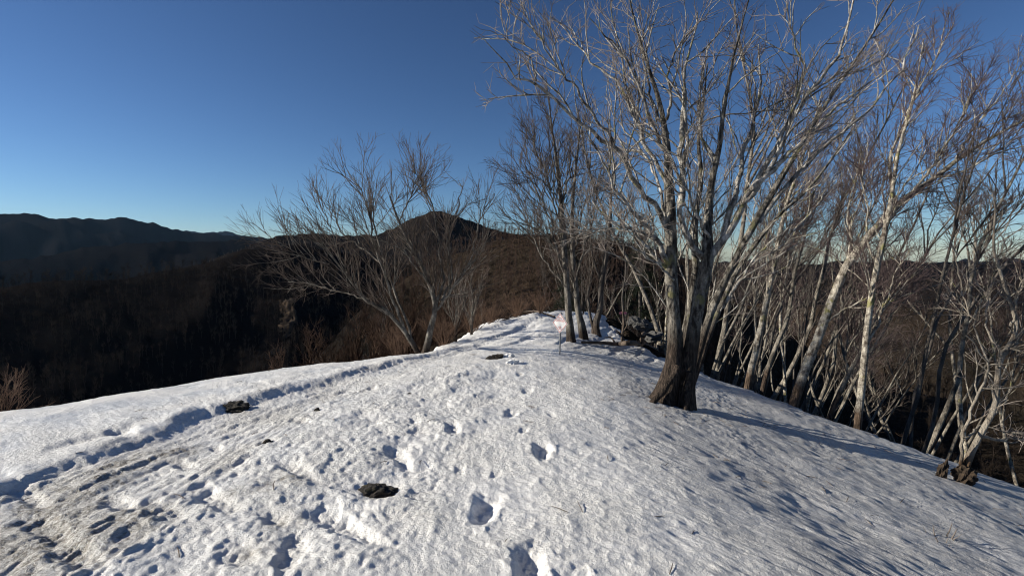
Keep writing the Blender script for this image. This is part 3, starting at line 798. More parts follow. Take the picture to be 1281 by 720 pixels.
# ---- birches along the right edge of the snow
LV_BIRCH = [
    (4.6, .28, (.6, 2.1), (22, 52), .10, .12, 8, .011, .0030, 4),
    (8.5, .12, (.3, 1.0), (22, 58), .03, .15, 4, .005, .0022, 3),
    (11.0, .10, (.12, .45), (20, 62), .0, .18, 3, .0032, .0017, 3)]
def edge_birch(px, py, Y, stems, lab, sd, bark='bark_birch', lv=LV_BIRCH, name='birch_tree'):
    b = pix(px, py, Y)
    hero(name, b, stems, lab, 'tree', bark, 'twig_birch', lv, sd, 'bare birches along the right edge of the snow')
Y = 10.2
edge_birch(937, 480, Y, [
    ('trunk', [(934, 492, Y, 5), (940, 462, Y, 4.6), (948, 425, Y, 4.2), (955, 395, Y, 4), (963, 355, Y, 3.6), (969, 325, Y, 3.4), (976, 290, Y, 3), (986, 250, Y, 2.4), (1000, 210, Y, 2), (1014, 168, Y, 1.4), (1030, 115, Y, .8)]),
    ('limb', fade([(968, 330), (985, 305), (1000, 280), (1022, 255), (1040, 225)], Y, Y - .6, 2, .5)),
    ('limb', fade([(972, 310), (962, 275), (968, 240), (960, 205)], Y, Y + .6, 2, .5)),
    ('limb', fade([(985, 255), (1010, 225), (1035, 200), (1050, 165)], Y, Y + .3, 1.7, .5)),
], 'cream-barked birch nearest the twin-stemmed tree, rising from the right snow edge', 51)
Y = 10.6
edge_birch(955, 485, Y, [
    ('trunk', [(953, 494, Y, 3.6), (962, 455, Y, 3.2), (974, 425, Y, 3), (984, 400, Y, 2.8), (990, 370, Y, 2.6), (994, 340, Y, 2.3), (1006, 300, Y, 1.9), (1012, 262, Y, 1.5), (1024, 220, Y, .8)]),
    ('limb', fade([(990, 372), (975, 345), (980, 315), (972, 285)], Y, Y - .3, 1.7, .5)),
    ('limb', fade([(996, 335), (1018, 318), (1035, 290), (1052, 268)], Y, Y + .3, 1.5, .5)),
], 'thin darker birch just right of the first cream-barked birch', 52, 'bark_grove')
Y = 9.4
edge_birch(998, 495, Y, [
    ('trunk', [(992, 508, Y, 7), (1001, 482, Y, 6.6), (1012, 452, Y, 6.4), (1027, 417, Y, 6.2), (1044, 373, Y, 6), (1058, 337, Y, 5.8), (1077, 308, Y, 5.4), (1103, 277, Y, 5), (1122, 256, Y, 4.6), (1145, 238, Y, 4), (1168, 222, Y, 3.5), (1196, 199, Y, 3), (1226, 179, Y, 2.4), (1260, 160, Y, 1.8), (1300, 140, Y, .9)]),
    ('limb', fade([(1118, 260), (1119, 236), (1112, 210), (1119, 182), (1132, 150), (1146, 120), (1160, 95), (1172, 68), (1182, 36)], Y, Y + .4, 3.6, .7)),
    ('limb', fade([(1142, 240), (1162, 214), (1180, 190), (1196, 163), (1210, 130), (1222, 108)], Y, Y - .5, 3, .7)),
    ('limb', fade([(1196, 199), (1215, 165), (1238, 135), (1255, 110), (1275, 80)], Y, Y - .3, 2.4, .6)),
    ('limb', fade([(1168, 222), (1210, 212), (1250, 190), (1290, 178)], Y, Y - .7, 2.2, .6)),
    ('limb', fade([(1058, 337), (1064, 300), (1062, 262), (1074, 225), (1070, 180)], Y, Y + .6, 2.8, .6)),
    ('limb', fade([(1030, 412), (1052, 388), (1085, 370), (1110, 362), (1135, 345)], Y, Y - .5, 1.8, .5)),
], 'tall leaning cream-barked birch whose trunk bends far over to the right', 53)
Y = 8.5
edge_birch(1074, 532, Y, [
    ('trunk', [(1072, 546, Y, 5.4), (1076, 510, Y, 5), (1081, 470, Y, 4.7), (1085, 430, Y, 4.5), (1091, 385, Y, 4.2), (1098, 335, Y, 3.9), (1106, 300, Y, 3.6), (1114, 262, Y, 3.2), (1120, 225, Y, 2.7), (1126, 185, Y, 2.2), (1140, 140, Y, 1.6), (1150, 90, Y, 1), (1156, 50, Y, .7)]),
    ('limb', fade([(1085, 430), (1100, 398), (1112, 372), (1120, 340), (1136, 312)], Y, Y + .3, 2.6, .6)),
    ('limb', fade([(1098, 335), (1085, 300), (1088, 260), (1078, 222), (1084, 180)], Y, Y + .5, 2.2, .6)),
    ('limb', fade([(1116, 255), (1135, 225), (1160, 205), (1180, 178)], Y, Y - .4, 2.0, .5)),
], 'upright mottled birch on the snow edge, right of the leaning birch', 54)
Y = 9.2
edge_birch(1040, 516, Y, [
    ('trunk', [(1034, 532, Y, 3.6), (1048, 495, Y, 3.2), (1060, 468, Y, 2.9), (1072, 447, Y, 2.6), (1083, 425, Y, 2.2), (1098, 398, Y, 1.6), (1108, 370, Y, 1), (1116, 345, Y, .6)]),
    ('limb', fade([(1060, 468), (1058, 440), (1066, 410), (1062, 380)], Y, Y + .4, 1.6, .4)),
], 'short slanting stem between the leaning birch and the upright mottled birch', 55, 'bark_grove')

# ---- gnarled shrub tree growing from an old stump, far right
Y = 5.9
b = pix(1196, 607, Y); b[2] = gz_at(b[0], b[1])
LV_GN = [(4.0, .25, (.35, .9), (30, 70), .08, .2, 6, .010, .003, 4), (6.0, .15, (.2, .5), (25, 60), .05, .2, 4, .005, .0024, 3), (6, .1, (.1, .25), (20, 60), .03, .2, 3, .0035, .002, 3)]
g = hero('gnarled_tree', b, [
    ('trunk', [(1204, 604, Y, 5.58), (1207, 585, Y, 4.96), (1216, 562, Y, 4.34), (1228, 540, Y, 3.72), (1243, 505, Y, 3.47), (1246, 465, Y, 3.22), (1252, 440, Y, 2.98), (1262, 420, Y, 2.73), (1266, 400, Y, 2.60), (1256, 365, Y, 2.23), (1249, 340, Y, 1.98), (1238, 300, Y, 1.49), (1240, 255, Y, 0.99), (1232, 215, Y, 0.56)]),
    ('limb', fade([(1204, 592), (1199, 565), (1208, 530), (1220, 500), (1228, 474), (1234, 455), (1224, 440), (1206, 420)], Y, Y - .3, 3.20, 1.26)),
    ('limb', fade([(1206, 548), (1222, 532), (1240, 520), (1254, 495)], Y - .1, Y + .3, 2.40, 1.26)),
    ('limb', fade([(1250, 446), (1262, 436), (1280, 440), (1300, 442)], Y, Y - .3, 2.88, 1.44)),
    ('limb', fade([(1236, 452), (1222, 420), (1210, 385), (1200, 350), (1192, 310), (1180, 280)], Y - .2, Y + .3, 1.76, 0.54)),
    ('limb', fade([(1264, 408), (1275, 370), (1290, 335)], Y, Y - .2, 2.24, 0.72)),
    ('limb', fade([(1228, 545), (1250, 552), (1275, 545), (1300, 538)], Y + .1, Y + .2, 3.20, 1.62)),
    ('limb', fade([(1252, 440), (1235, 410), (1236, 375), (1222, 345), (1224, 310)], Y, Y + .6, 1.92, 0.54)),
], 'gnarled grey shrub tree sprouting from a broken brown stump on the snow, far right', 'tree', 'dead_pale', 'twig_grey', LV_GN, 61)

def blob(name, size, seed, mat, parent=None, sub=3, rough=.35, freq=2.0, cut=None):
    """irregular lump: an icosphere pushed about by noise, facets kept"""
    import bmesh
    bm = bmesh.new(); bmesh.ops.create_icosphere(bm, subdivisions=sub, radius=1.0)
    rng = np.random.RandomState(seed)
    pl = rng.normal(size=(7, 3)); pl /= np.linalg.norm(pl, axis=1, keepdims=True); of = rng.uniform(.55, .9, 7)
    for v in bm.verts:
        p = np.array(v.co)
        for q, o_ in zip(pl, of):
            s = p.dot(q)
            if s > o_: p = p - q * (s - o_) * .85
        k = 1 + rough * float(perlin(p[0] * freq + seed, p[1] * freq + p[2] * freq * 1.3, seed)) + rough * .4 * float(perlin(p[0] * freq * 3.1, p[1] * freq * 2.7 + p[2] * 4.1, seed + 3))
        v.co = p * k * np.array(size)
    me = bpy.data.meshes.new(name); bm.to_mesh(me); bm.free()
    me.materials.append(mat)
    return link(name, me, parent)

r_ = blob('root_crown', (.13, .11, .17), 5, M['root'], g, 4, .45, 3); r_.location = (.05, -.02, .08)
r_ = blob('stump_fragment', (.06, .05, .17), 9, M['root'], g, 3, .55, 3); r_.location = (-.17, .02, .10); r_.rotation_euler = (0, .3, .4)

# ------------------------------------------------------------------ stones melted out of the snow
rock_lab = ['dark stone in a melt hole under the trench bank, upper left of the snow', 'small dark round stone in the trodden snow, below the bank stone',
            'largest near dark mossy stone in the foreground, left of the line of footprints', 'dark mossy rock beside small snow blocks, high on the slope left of the sign',
            'tiny dark stone chip among old prints, upper middle of the snow', 'tiny dark stone chip at the right end of the trench bank hollow']
for i, (p, sx_, sz_) in enumerate(ROCKP):
    k = blob('rock', (sx_, sx_ * .72, sz_), 70 + i, M['rock'], None, 4 if sx_ > .08 else 2, .45, 2.2)
    zz = float(H(np.array([p[0]]), np.array([p[1]]))[0])
    k.location = (p[0], p[1], zz - (.035 if sx_ > .08 else .01)); k.rotation_euler = (.2, .15, i * 1.3)
    tag(k, rock_lab[i], 'rock', 'dark stones melted out of the snow')
# snow blocks broken loose beside the upper rock and along the prints
for i, (px, py, s, lab) in enumerate([(636, 447, .10, 'upper small loose snow block right of the mossy rock'), (641, 455, .12, 'lower loose snow block just below and right of the mossy rock')]):
    p = loc(px, py)
    k = blob('snow_block', (s, s * .8, s * .5), 90 + i, M['snow'], None, 3, .35, 2)
    k.location = (p[0], p[1], p[2] + .02); k.rotation_euler = (.2, -.2, i)
    tag(k, lab, 'snow block', 'loose snow blocks')

# ------------------------------------------------------------------ the diamond sign
Y = 9.0
b = pix(700, 441, Y); b[2] = gz_at(b[0], b[1])
s = empty('diamond_sign', b); s.rotation_euler = (0, math.radians(1.5), math.radians(-34))
tag(s, 'white diamond sign with faded red print on a thin grey post in the snow', 'sign')
u = Y / F
V, Q = tubes(np.array([[[0, 0, -.15], [0, 0, .3], [0, 0, .79]]]), np.array([[.016, .016, .016]]), 10)
link('post', mesh_np('post', V, Q, M['steel']), s)
o = blob('post_cap', (.02, .02, .012), 3, M['steel'], s, 2, 0, 1); o.location = (0, 0, .792)
def prism(name, outline, y0, y1, mat, parent):
    n_ = len(outline)
    V = [(x, y0, z) for x, z in outline] + [(x, y1, z) for x, z in outline]
    me = bpy.data.meshes.new(name)
    me.from_pydata(V, [], [list(range(n_)), list(range(2 * n_ - 1, n_ - 1, -1))] + [[i, i + n_, (i + 1) % n_ + n_, (i + 1) % n_] for i in range(n_)])
    me.update(); me.materials.append(mat)
    return link(name, me, parent)
hw, hh, zc = .155, .185, .60
plate = prism('plate', [(0, zc - hh), (hw, zc), (0, zc + hh), (-hw, zc)], -.022, -.018, M['white'], s)
k0, k1 = .93, .86
for a in range(4):
    c = [(0, -hh), (hw, 0), (0, hh), (-hw, 0)]
    p, q = c[a], c[(a + 1) % 4]
    prism('red_border', [(p[0] * k0, zc + p[1] * k0), (q[0] * k0, zc + q[1] * k0), (q[0] * k1, zc + q[1] * k1), (p[0] * k1, zc + p[1] * k1)], -.0245, -.0225, M['red'], plate)
def strokes(cx, cz, sz, rows):
    for (x0, z0, x1, z1) in rows:
        prism('red_character_stroke', [(cx + x0 * sz, cz + z0 * sz), (cx + x1 * sz, cz + z0 * sz), (cx + x1 * sz, cz + z1 * sz), (cx + x0 * sz, cz + z1 * sz)], -.0245, -.0225, M['red'], plate)
GL = [(-.5, .38, .5, .5), (-.5, -.05, .5, .06), (-.06, -.5, .06, .5), (-.5, -.5, .5, -.38), (-.5, .0, -.4, .5), (.4, .0, .5, .5)]
GL2 = [(-.5, .30, .5, .42), (-.06, -.5, .06, .5), (-.42, -.2, .42, -.09), (-.5, -.5, -.38, -.02), (.38, -.5, .5, -.02)]
for i in range(4): strokes(-.060 + .040 * i, zc + .045, .034, GL if i % 2 else GL2)
for i in range(2): strokes(-.018 + .036 * i, zc + .095, .030, GL2 if i % 2 else GL)
strokes(-.002, zc - .085, .05, GL)

# ------------------------------------------------------------------ fallen wood on the ridge and along the snow edge
def stick(name, paths, mat, lab, cat_, base=None, group=None, sides=7, seed=0):
    """a dead branch: first path is the stem, the others its side branches; points are (x,y,z,r) in metres"""
    base = np.array(paths[0][0][:3]) if base is None else base
    t = empty(name, base); tag(t, lab, cat_, group)
    for i, pth in enumerate(paths):
        A = smooth_poly(pth, 5)
        P = A[:, :3] - base
        V, Q = tubes(P[None], np.maximum(A[:, 3], .003)[None], sides, knob=.2)
        link('stem' if i == 0 else 'side_branch', mesh_np('branch', V, Q, mat), t)
    return t
def on_ground(px, py, up=.03):
    p = loc(px, py); return np.array([p[0], p[1], p[2] + up])
def pth(pts, r0, r1):
    n_ = len(pts); return [(*p, r0 + (r1 - r0) * i / (n_ - 1)) for i, p in enumerate(pts)]
Pg = on_ground
stick('fallen_log', [pth([Pg(838, 441, .02), Pg(820, 437, .10), Pg(800, 435, .10), Pg(775, 434, .08), Pg(752, 431, .05), Pg(728, 430, .04)], .085, .03),
                     pth([Pg(803, 435, .1), Pg(806, 432, .35), Pg(812, 428, .55), Pg(816, 424, .85)], .06, .03),
                     pth([Pg(783, 434, .08), Pg(776, 432, .3), Pg(770, 433, .4)], .03, .012),
                     pth([Pg(770, 433, .07), Pg(764, 431, .18), Pg(756, 430, .16)], .025, .01)], M['dead'],
      'dark fallen log with upturned stub lying on snow right of the slim trees', 'log')
stick('dead_stump', [pth([Pg(778, 430, -.05), Pg(778, 430, .25), Pg(780, 430, .55), Pg(778, 430, .85)], .035, .012),
                     pth([Pg(779, 430, .3), Pg(784, 430, .5), Pg(786, 430, .75)], .018, .008)], M['dead'], 'thin forked dead stick standing upright above the fallen log', 'dead stick')
stick('fallen_branch', [pth([Pg(694, 398, .05), Pg(682, 396, .1), Pg(668, 393, .12), Pg(655, 391, .1), Pg(648, 389, .05)], .035, .012),
                        pth([Pg(676, 395, .1), Pg(668, 391, .2), Pg(661, 389, .3)], .018, .006)], M['dead'], 'dark fallen branch lying on the snow just left of the diamond sign', 'branch')
stick('fallen_branch', [pth([Pg(628, 402, .04), Pg(640, 400, .06), Pg(652, 397, .05)], .02, .008), pth([Pg(636, 401, .06), Pg(640, 398, .14), Pg(648, 396, .16)], .01, .005)], M['dead'], 'short dark branch half in snow at the left rim of the far mound', 'branch')

# pink tape on a thin trunk behind the log
Y = 16.5
b = pix(779, 412, Y)
t = empty('pink_marker_tape', pix(779, 391, Y)); tag(t, 'small faded pink marker tape tied on a thin stem behind the fallen log', 'tape')
V, Q = tubes(np.array([[[0, 0, -.03], [0, 0, 0], [0, 0, .03]]]), np.array([[.042, .045, .042]]), 8); link('knot_band', mesh_np('knot_band', V, Q, M['pink']), t)
for sg in (-1, 1):
    prism('tail', [(sg * .03, .02), (sg * .09, .04), (sg * .14, .0), (sg * .10, -.06), (sg * .03, -.03)], -.05, -.045, M['pink'], t)
LV_TH = [(4, .3, (.4, 1.2), (20, 45), .2, .1, 6, .01, .003, 3), (6, .15, (.2, .6), (20, 50), .1, .15, 4, .005, .0025, 3)]
hero('thin_tree', b, [('trunk', fade([(779, 416), (780, 395), (778, 370), (782, 335), (778, 300), (784, 262)], Y, Y, 1.9, .5))], 'thin stem carrying the pink marker tape behind the fallen log', 'tree', 'bark_dark', 'twig_dark', LV_TH, 63)
# boulders in the shade behind the log
for i, (px, py, Y, s_, lab) in enumerate([(803, 408, 16.0, .34, 'grey boulder nearest the pink tape, in the shade behind the log'), (819, 421, 14.2, .27, 'lower grey boulder close beside the big tree trunk, behind the log'), (793, 402, 17.5, .27, 'small farther grey boulder behind the others near the pink tape')]):
    p = pix(px, py, Y)
    k = blob('boulder', (s_, s_ * .8, s_ * .72), 110 + i, M['boulder'], None, 4, .3, 1.6); k.location = p; k.rotation_euler = (.1, .2, i * 2)
    tag(k, lab, 'boulder', 'grey boulders behind the fallen log')

# ------------------------------------------------------------------ brush
def bush(name, base, n_, h, spread, mat, seed, lab, cat_, group=None, twig=True, kind=None):
    rng = np.random.RandomState(seed)
    a = rng.uniform(0, 2 * math.pi, n_); tl = rng.uniform(.1, 1, n_) * spread
    d = np.stack([np.cos(a) * tl, np.sin(a) * tl, np.ones(n_)], 1); d /= np.linalg.norm(d, axis=1, keepdims=True)
    p = np.stack([np.cos(a), np.sin(a), np.zeros(n_)], 1) * rng.uniform(0, .12, n_)[:, None]
    L = h * rng.uniform(.5, 1.1, n_)
    out = [p]
    for _ in range(5):
        d = d + rng.normal(size=(n_, 3)) * .07; d /= np.linalg.norm(d, axis=1, keepdims=True)
        p = p + d * (L / 5)[:, None]; out.append(p)
    P = np.stack(out, 1); R = np.linspace(1, .3, 6)[None] * rng.uniform(.004, .009, n_)[:, None]
    t = empty(name, base); tag(t, lab, cat_, group, kind)
    parts = [tubes(P, R, 4)]
    if twig:
        parts += (crown_of(P, R, rng, [(7, .25, (.2, .5), (20, 50), .12, .12, 4, .004, .002, 3), (8, .1, (.08, .2), (20, 50), .1, .15, 3, .003, .0016, 3)]))
    V, Q = cat(parts); link('shoots', mesh_np('shoots', V, Q, mat), t)
    return t
b = pix(-6, 520, 6.6); b[2] -= .15
bush('bush', b, 26, .75, 1.3, M['twig_brown'], 201, 'reddish brown bush with straight shoots over the snow rim at the left frame edge', 'bush')
for i, (px, py, Y, n_, h, lab) in enumerate([
        (590, 416, 14.6, 40, .9, 'low brown bush at the left rim of the far mound, nearest the spreading tree'),
        (615, 403, 16.2, 40, .8, 'low brown bush on the rim of the far mound, second from the spreading tree'),
        (645, 392, 18.5, 45, .9, 'low brown bush at the crest of the far mound above the short branch'),
        (675, 388, 20.5, 45, 1.0, 'low brown bush on the far crest left of the diamond sign'),
        (556, 428, 12.0, 40, .9, 'brown bush right beside the foot of the spreading tree'),
        (500, 446, 11.0, 36, .9, 'brown bush below the rim just left of the spreading tree')]):
    b = pix(px, py, Y); b[2] -= .1
    bush('bush', b, n_, h, 1.0, M['twig_brown'], 210 + i, lab, 'bush', 'low brown bushes along the left rim')
for i, (px, py, lab) in enumerate([(1128, 545, 'tangle of dead grey sticks on the right snow edge, beside the upright birch'), (1160, 556, 'tangle of dead grey sticks nearest the gnarled tree, on the snow edge'), (1098, 540, 'small dead stick tangle at the foot of the upright mottled birch')]):
    p = loc(px, py)
    rng = np.random.RandomState(300 + i)
    paths = []
    for k in range(7 if i < 2 else 4):
        a = rng.uniform(-.6, .6) + (math.pi if k % 2 else 0); L = rng.uniform(.3, .75)
        q = p + np.array([rng.normal() * .12, rng.normal() * .12, .02])
        up_ = rng.uniform(.05, .6)
        paths.append(pth([q, q + np.array([math.cos(a) * L * .5, math.sin(a) * L * .3, L * .35 * up_ - .1 * math.cos(a) * L]), q + np.array([math.cos(a) * L, math.sin(a) * L * .5, L * up_ - .25 * math.cos(a) * L])], rng.uniform(.012, .028), .005))
    stick('dead_branch_tangle', paths, M['dead_pale'], lab, 'dead branches', p, 'dead branches along the right snow edge')
# weeds poking through the snow, lower right
p = loc(1176, 672)
bush('dry_weed', np.array([p[0], p[1], p[2] - .02]), 9, .12, 1.2, M['twig_grey'], 320, 'tiny dry weed tuft poking out of the grey snow, lower right corner', 'weed', None, False)
# twig on the snow above the shadow of the big tree
Pg2 = [Pg(925, 472, .03), Pg(945, 478, .06), Pg(962, 483, .03)]
stick('fallen_twig', [pth(Pg2, .012, .005), pth([Pg2[1], Pg(950, 474, .15)], .006, .003)], M['dead'], 'thin fallen twig on the snow edge right of the big tree', 'twig')

# blown bark and twig bits lying on the snow
rgl = np.random.RandomState(330)
lx = np.concatenate([rgl.normal(2.3, .9, 90), rgl.uniform(-4, 6.5, 130)]); ly = np.concatenate([rgl.normal(6.4, 1.1, 90), rgl.uniform(2.2, 11, 130)])
ok = snow_cover(lx, ly) > .1; lx, ly = lx[ok], ly[ok]
lz = H(lx, ly) + snow_relief(lx, ly)[0] + .004
la = rgl.uniform(0, 6.28, len(lx)); ll = rgl.uniform(.015, .075, len(lx)); bend = rgl.normal(size=len(lx)) * .2
p0 = np.stack([lx, ly, lz], 1); p1 = p0 + np.stack([np.cos(la) * ll, np.sin(la) * ll, 0 * ll + .006], 1); p2 = p1 + np.stack([np.cos(la + bend) * ll, np.sin(la + bend) * ll, 0 * ll - .002], 1)
V, Q = tubes(np.stack([p0, p1, p2], 1), np.stack([0 * ll + .0022, 0 * ll + .003, 0 * ll + .0015], 1), 4)
tag(link('twig_litter', mesh_np('twig_litter', V, Q, M['dead'])), 'scattered bits of bark and broken twig on the snow', 'litter', None, 'stuff')

# ------------------------------------------------------------------ the grove on the dark right-hand slope
def variant(seed, h, lean, bark, twig, nstem=1, dense=1.0, limbs=10):
    rng = np.random.RandomState(seed)
    tr_p, tr_r, V_t = [], [], []
    n = 16
    for k in range(nstem):
        d = np.array([rng.normal() * .12 + lean, rng.normal() * .12, 1.0]); p = np.array([rng.normal() * .12 * k, rng.normal() * .12 * k, -.4])
        pts = [p.copy()]
        for i in range(n - 1):
            d = d + rng.normal(size=3) * np.array([.09, .09, .04]); d[2] += .05; d /= np.linalg.norm(d)
            p = p + d * ((h + .4) / (n - 1)); pts.append(p.copy())
        tr_p.append(pts); r0 = .0080 * h * rng.uniform(.75, 1.1) / (1 + .25 * (nstem - 1)); tr_r.append(r0 * np.linspace(1, .08, n) ** .9)
    P = np.array(tr_p); R = np.array(tr_r)
    parts = [tubes(P, R, 8, knob=.12)]
    LP, LR = sprout(P, R, rng, limbs / h, .52, (.20 * h, .36 * h), (25, 55), .22, .12, 9, .035, .006, .55)
    parts.append(tubes(LP, LR, 5))
    Vt, Qt = cat(parts)
    lv = [(3.6 * dense, .15, (.5, 1.5), (22, 55), .14, .14, 6, .012, .004, 3), (6.5 * dense, .1, (.25, .8), (20, 55), .06, .17, 4, .0055, .0026, 3), (7.0 * dense, .1, (.14, .42), (20, 60), .03, .2, 3, .0038, .002, 3)]
    A = np.concatenate([resample(np.hstack([p_[8:], r__[8:, None]]), 8)[None] for p_, r__ in zip(P, R)] + [resample(np.hstack([p_[2:], r__[2:, None]]), 8)[None] for p_, r__ in zip(LP, LR)])
    cp = crown_of(A[:, :, :3], A[:, :, 3], rng, lv)
    Vc, Qc = cat(cp)
    mi = np.concatenate([np.full(len(q), 0 if i == 0 else 1) for i, (v, q) in enumerate(cp)])
    return mesh_np('grove_trunk', Vt, Qt, M[bark]), mesh_np('grove_crown', Vc, Qc, [M[bark], M[twig]], midx=mi)

VAR = [variant(501, 9.5, .16, 'bark_birch', 'twig_birch', 1, .9), variant(502, 10.5, .10, 'bark_grove', 'twig_birch', 1, .9), variant(503, 8.5, .22, 'bark_grove', 'twig_birch', 2, .8),
       variant(504, 11.0, .05, 'bark_grove', 'twig_birch', 1, .9), variant(505, 7.0, .12, 'bark_dark', 'twig_dark', 3, .7), variant(506, 10.0, .18, 'bark_grove', 'twig_birch', 1, .9)]

def plant(v, x, y, rz, sc, lab, group, name='bare_tree', tilt=0):
    t = empty(name, (x, y, gz_at(x, y)))
    t.rotation_euler = (0, tilt, rz); t.scale = (sc, sc, sc)
    link('trunk', VAR[v][0], t); link('crown', VAR[v][1], t)
    tag(t, lab, 'tree', group)
    return t

rng = random.Random(5)
GROVE = 'bare trees crowded on the dark slope right of the snow'
placed = []
tries = 0
while len(placed) < 66 and tries < 4000:
    tries += 1
    y = rng.uniform(7.0, 30); x = rng.uniform(3.5, 36)
    if not (.30 < x / y < 1.25): continue
    sr, _ = poly_dist(np.array([x]), np.array([y]), RIGHT)
    if sr[0] > -1.2 or sr[0] < -10 or (sr[0] > -4 and rng.random() < .72): continue
    md = .8 + .03 * y
    if any((x - a) ** 2 + (y - b_) ** 2 < md * md for a, b_ in placed): continue
    placed.append((x, y))
    near_edge = sr[0] > -4
    lab = 'one of the nearer slender bare trees just beyond the right snow edge' if near_edge else 'one of the farther bare trees down the dark slope on the right'
    plant(rng.randrange(6), x, y, rng.uniform(-.6, .6), rng.uniform(.8, 1.25), lab, GROVE + (', near row' if near_edge else ', farther rows'), tilt=rng.uniform(-.03, .10))
ORD = ['first', 'second', 'third', 'fourth', 'fifth', 'sixth', 'seventh', 'eighth', 'ninth', 'tenth', 'eleventh', 'twelfth', 'thirteenth', 'fourteenth', 'fifteenth', 'sixteenth', 'seventeenth', 'eighteenth', 'nineteenth', 'twentieth']
ORD += ['twenty-' + w for w in ORD[:9]] + ['thirtieth'] + ['thirty-' + w for w in ORD[:9]]
row = sorted([o for o in COL.objects if o.get('group') == GROVE + ', near row'], key=lambda o: o.location.x / o.location.y)
for i, o in enumerate(row):
    o['label'] = ORD[i] + ' from the left of the slender grey trees just beyond the right snow edge'
# trees beyond the crest of the ridge
placed2 = []
tries = 0
while len(placed2) < 30 and tries < 3000:
    tries += 1
    y = rng.uniform(15, 60); x = rng.uniform(.02, .30) * y + 1
    sr, _ = poly_dist(np.array([x]), np.array([y]), RIGHT)
    if not (-6 < sr[0] < 1.0 or y > 25): continue
    if any((x - a) ** 2 + (y - b_) ** 2 < 1.6 ** 2 for a, b_ in placed2): continue
    placed2.append((x, y))
    plant(rng.choice([1, 2, 4, 5]), x, y, rng.uniform(-3, 3), rng.uniform(.45, .8), 'one of the thin bare trees beyond the crest behind the fallen log', 'bare trees beyond the crest of the ridge')
placed3 = []
tries = 0
while len(placed3) < 26 and tries < 3000:
    tries += 1
    y = rng.uniform(16, 60); x = -rng.uniform(.03, .36) * y
    sl, _ = poly_dist(np.array([x]), np.array([y]), LEFT)
    if sl[0] < 2.5: continue
    if any((x - a) ** 2 + (y - b_) ** 2 < 2 ** 2 for a, b_ in placed3): continue
    placed3.append((x, y))
    plant(rng.choice([1, 2, 4, 5]), x, y, rng.uniform(-3, 3), rng.uniform(.4, .62), 'one of the dark bare trees down the slope behind the spreading tree', 'dark bare trees on the slope left of the ridge')

# ------------------------------------------------------------------ conifers
def conifer(px, py, top, Y, seed, lab):
    b = pix(px, py, Y); tip = pix(px, top, Y); h = tip[2] - b[2]
    rng = np.random.RandomState(seed)
    t = empty('conifer_tree', b); tag(t, lab, 'tree', 'dark conifers behind the bare trees')
    zz = np.linspace(0, h, 12); P = np.stack([rng.normal(size=12) * .01 * h * .2, rng.normal(size=12) * .01 * h * .2, zz], 1)[None]
    R = (.018 * h * np.linspace(1, .08, 12))[None]
    V, Q = tubes(P, R, 8); link('trunk', mesh_np('trunk', V, Q, M['bark_dark']), t)
    nb = 120; tt = rng.uniform(.12, 1, nb); a = rng.uniform(0, 2 * math.pi, nb); L = .27 * h * (1.03 - tt) * rng.uniform(.7, 1.15, nb)
    p = np.stack([0 * tt, 0 * tt, tt * h], 1); d = np.stack([np.cos(a), np.sin(a), -.15 + .3 * tt], 1)
    out = [p + d * (L * f)[:, None] + np.array([0, 0, -1]) * (L * .22 * f * f)[:, None] for f in (0, .35, .7, 1)]
    BP = np.stack(out, 1); BR = np.linspace(.012, .004, 4)[None].repeat(nb, 0)
    c1 = tubes(BP, BR, 3)
    SP, SR = sprout(BP, BR, rng, 16, .12, (.10 * h * .5, .16 * h * .5), (35, 70), -.05, .08, 3, .012, .006)
    c2 = tubes(SP, SR, 3)
    # needles as small flat blades all along the sprays
    NP, NR = sprout(SP, SR * 3, rng, 55, .05, (.05, .11), (35, 75), 0, .05, 2, .012, .004, cap=26000)
    c3 = tubes(NP, NR, 3)
    V, Q = cat([c1, c2, c3]); link('crown', mesh_np('crown', V, Q, M['needle']), t)
conifer(714, 402, 282, 24, 601, 'dark conifer rising behind the twin slim trees')
conifer(800, 412, 262, 23, 602, 'dark conifer just left of the big twin-stemmed trunk, behind the boulders')

# ------------------------------------------------------------------ woods on the far hillsides (uncountable: one object per hillside)
def far_tree(name, h, mat, seed, nl=16, dens=2.2, r0=.016):
    rng = np.random.RandomState(seed)
    n = 8; P = np.cumsum(np.concatenate([[[0, 0, -.5]], np.array([rng.normal() * .02, 0, 1]) * (h / n) + rng.normal(size=(n - 1, 3)) * .06 * h / n]), 0)[None]
    R = (r0 * h * np.linspace(1, .12, n))[None]
    parts = [tubes(P, R, 5)]
    LP, LR = sprout(P, R, rng, nl / h, .22, (.25 * h, .45 * h), (25, 55), .2, .12, 5, .07, .02, .5); parts.append(tubes(LP, LR, 3))
    TP, TR = sprout(LP, LR, rng, dens, .15, (.08 * h, .2 * h), (20, 55), .1, .15, 3, .04, .016, .4); parts.append(tubes(TP, TR, 3))
    UP, UR = sprout(TP, TR, rng, dens * 1.2, .1, (.05 * h, .11 * h), (20, 55), .08, .15, 2, .028, .014, .4); parts.append(tubes(UP, UR, 3))
    V, Q = cat(parts)
    o = bpy.data.objects.new(name, mesh_np(name, V, Q, mat))
    return o
FT = [far_tree('wood_tree', 9, M['twig_hill'], 701), far_tree('wood_tree', 10, M['twig_wood'], 702), far_tree('wood_tree', 8, M['twig_dark'], 703, 20, 2.6), far_tree('wood_tree', 8, M['twig_brush'], 704, 18, 2.4)]

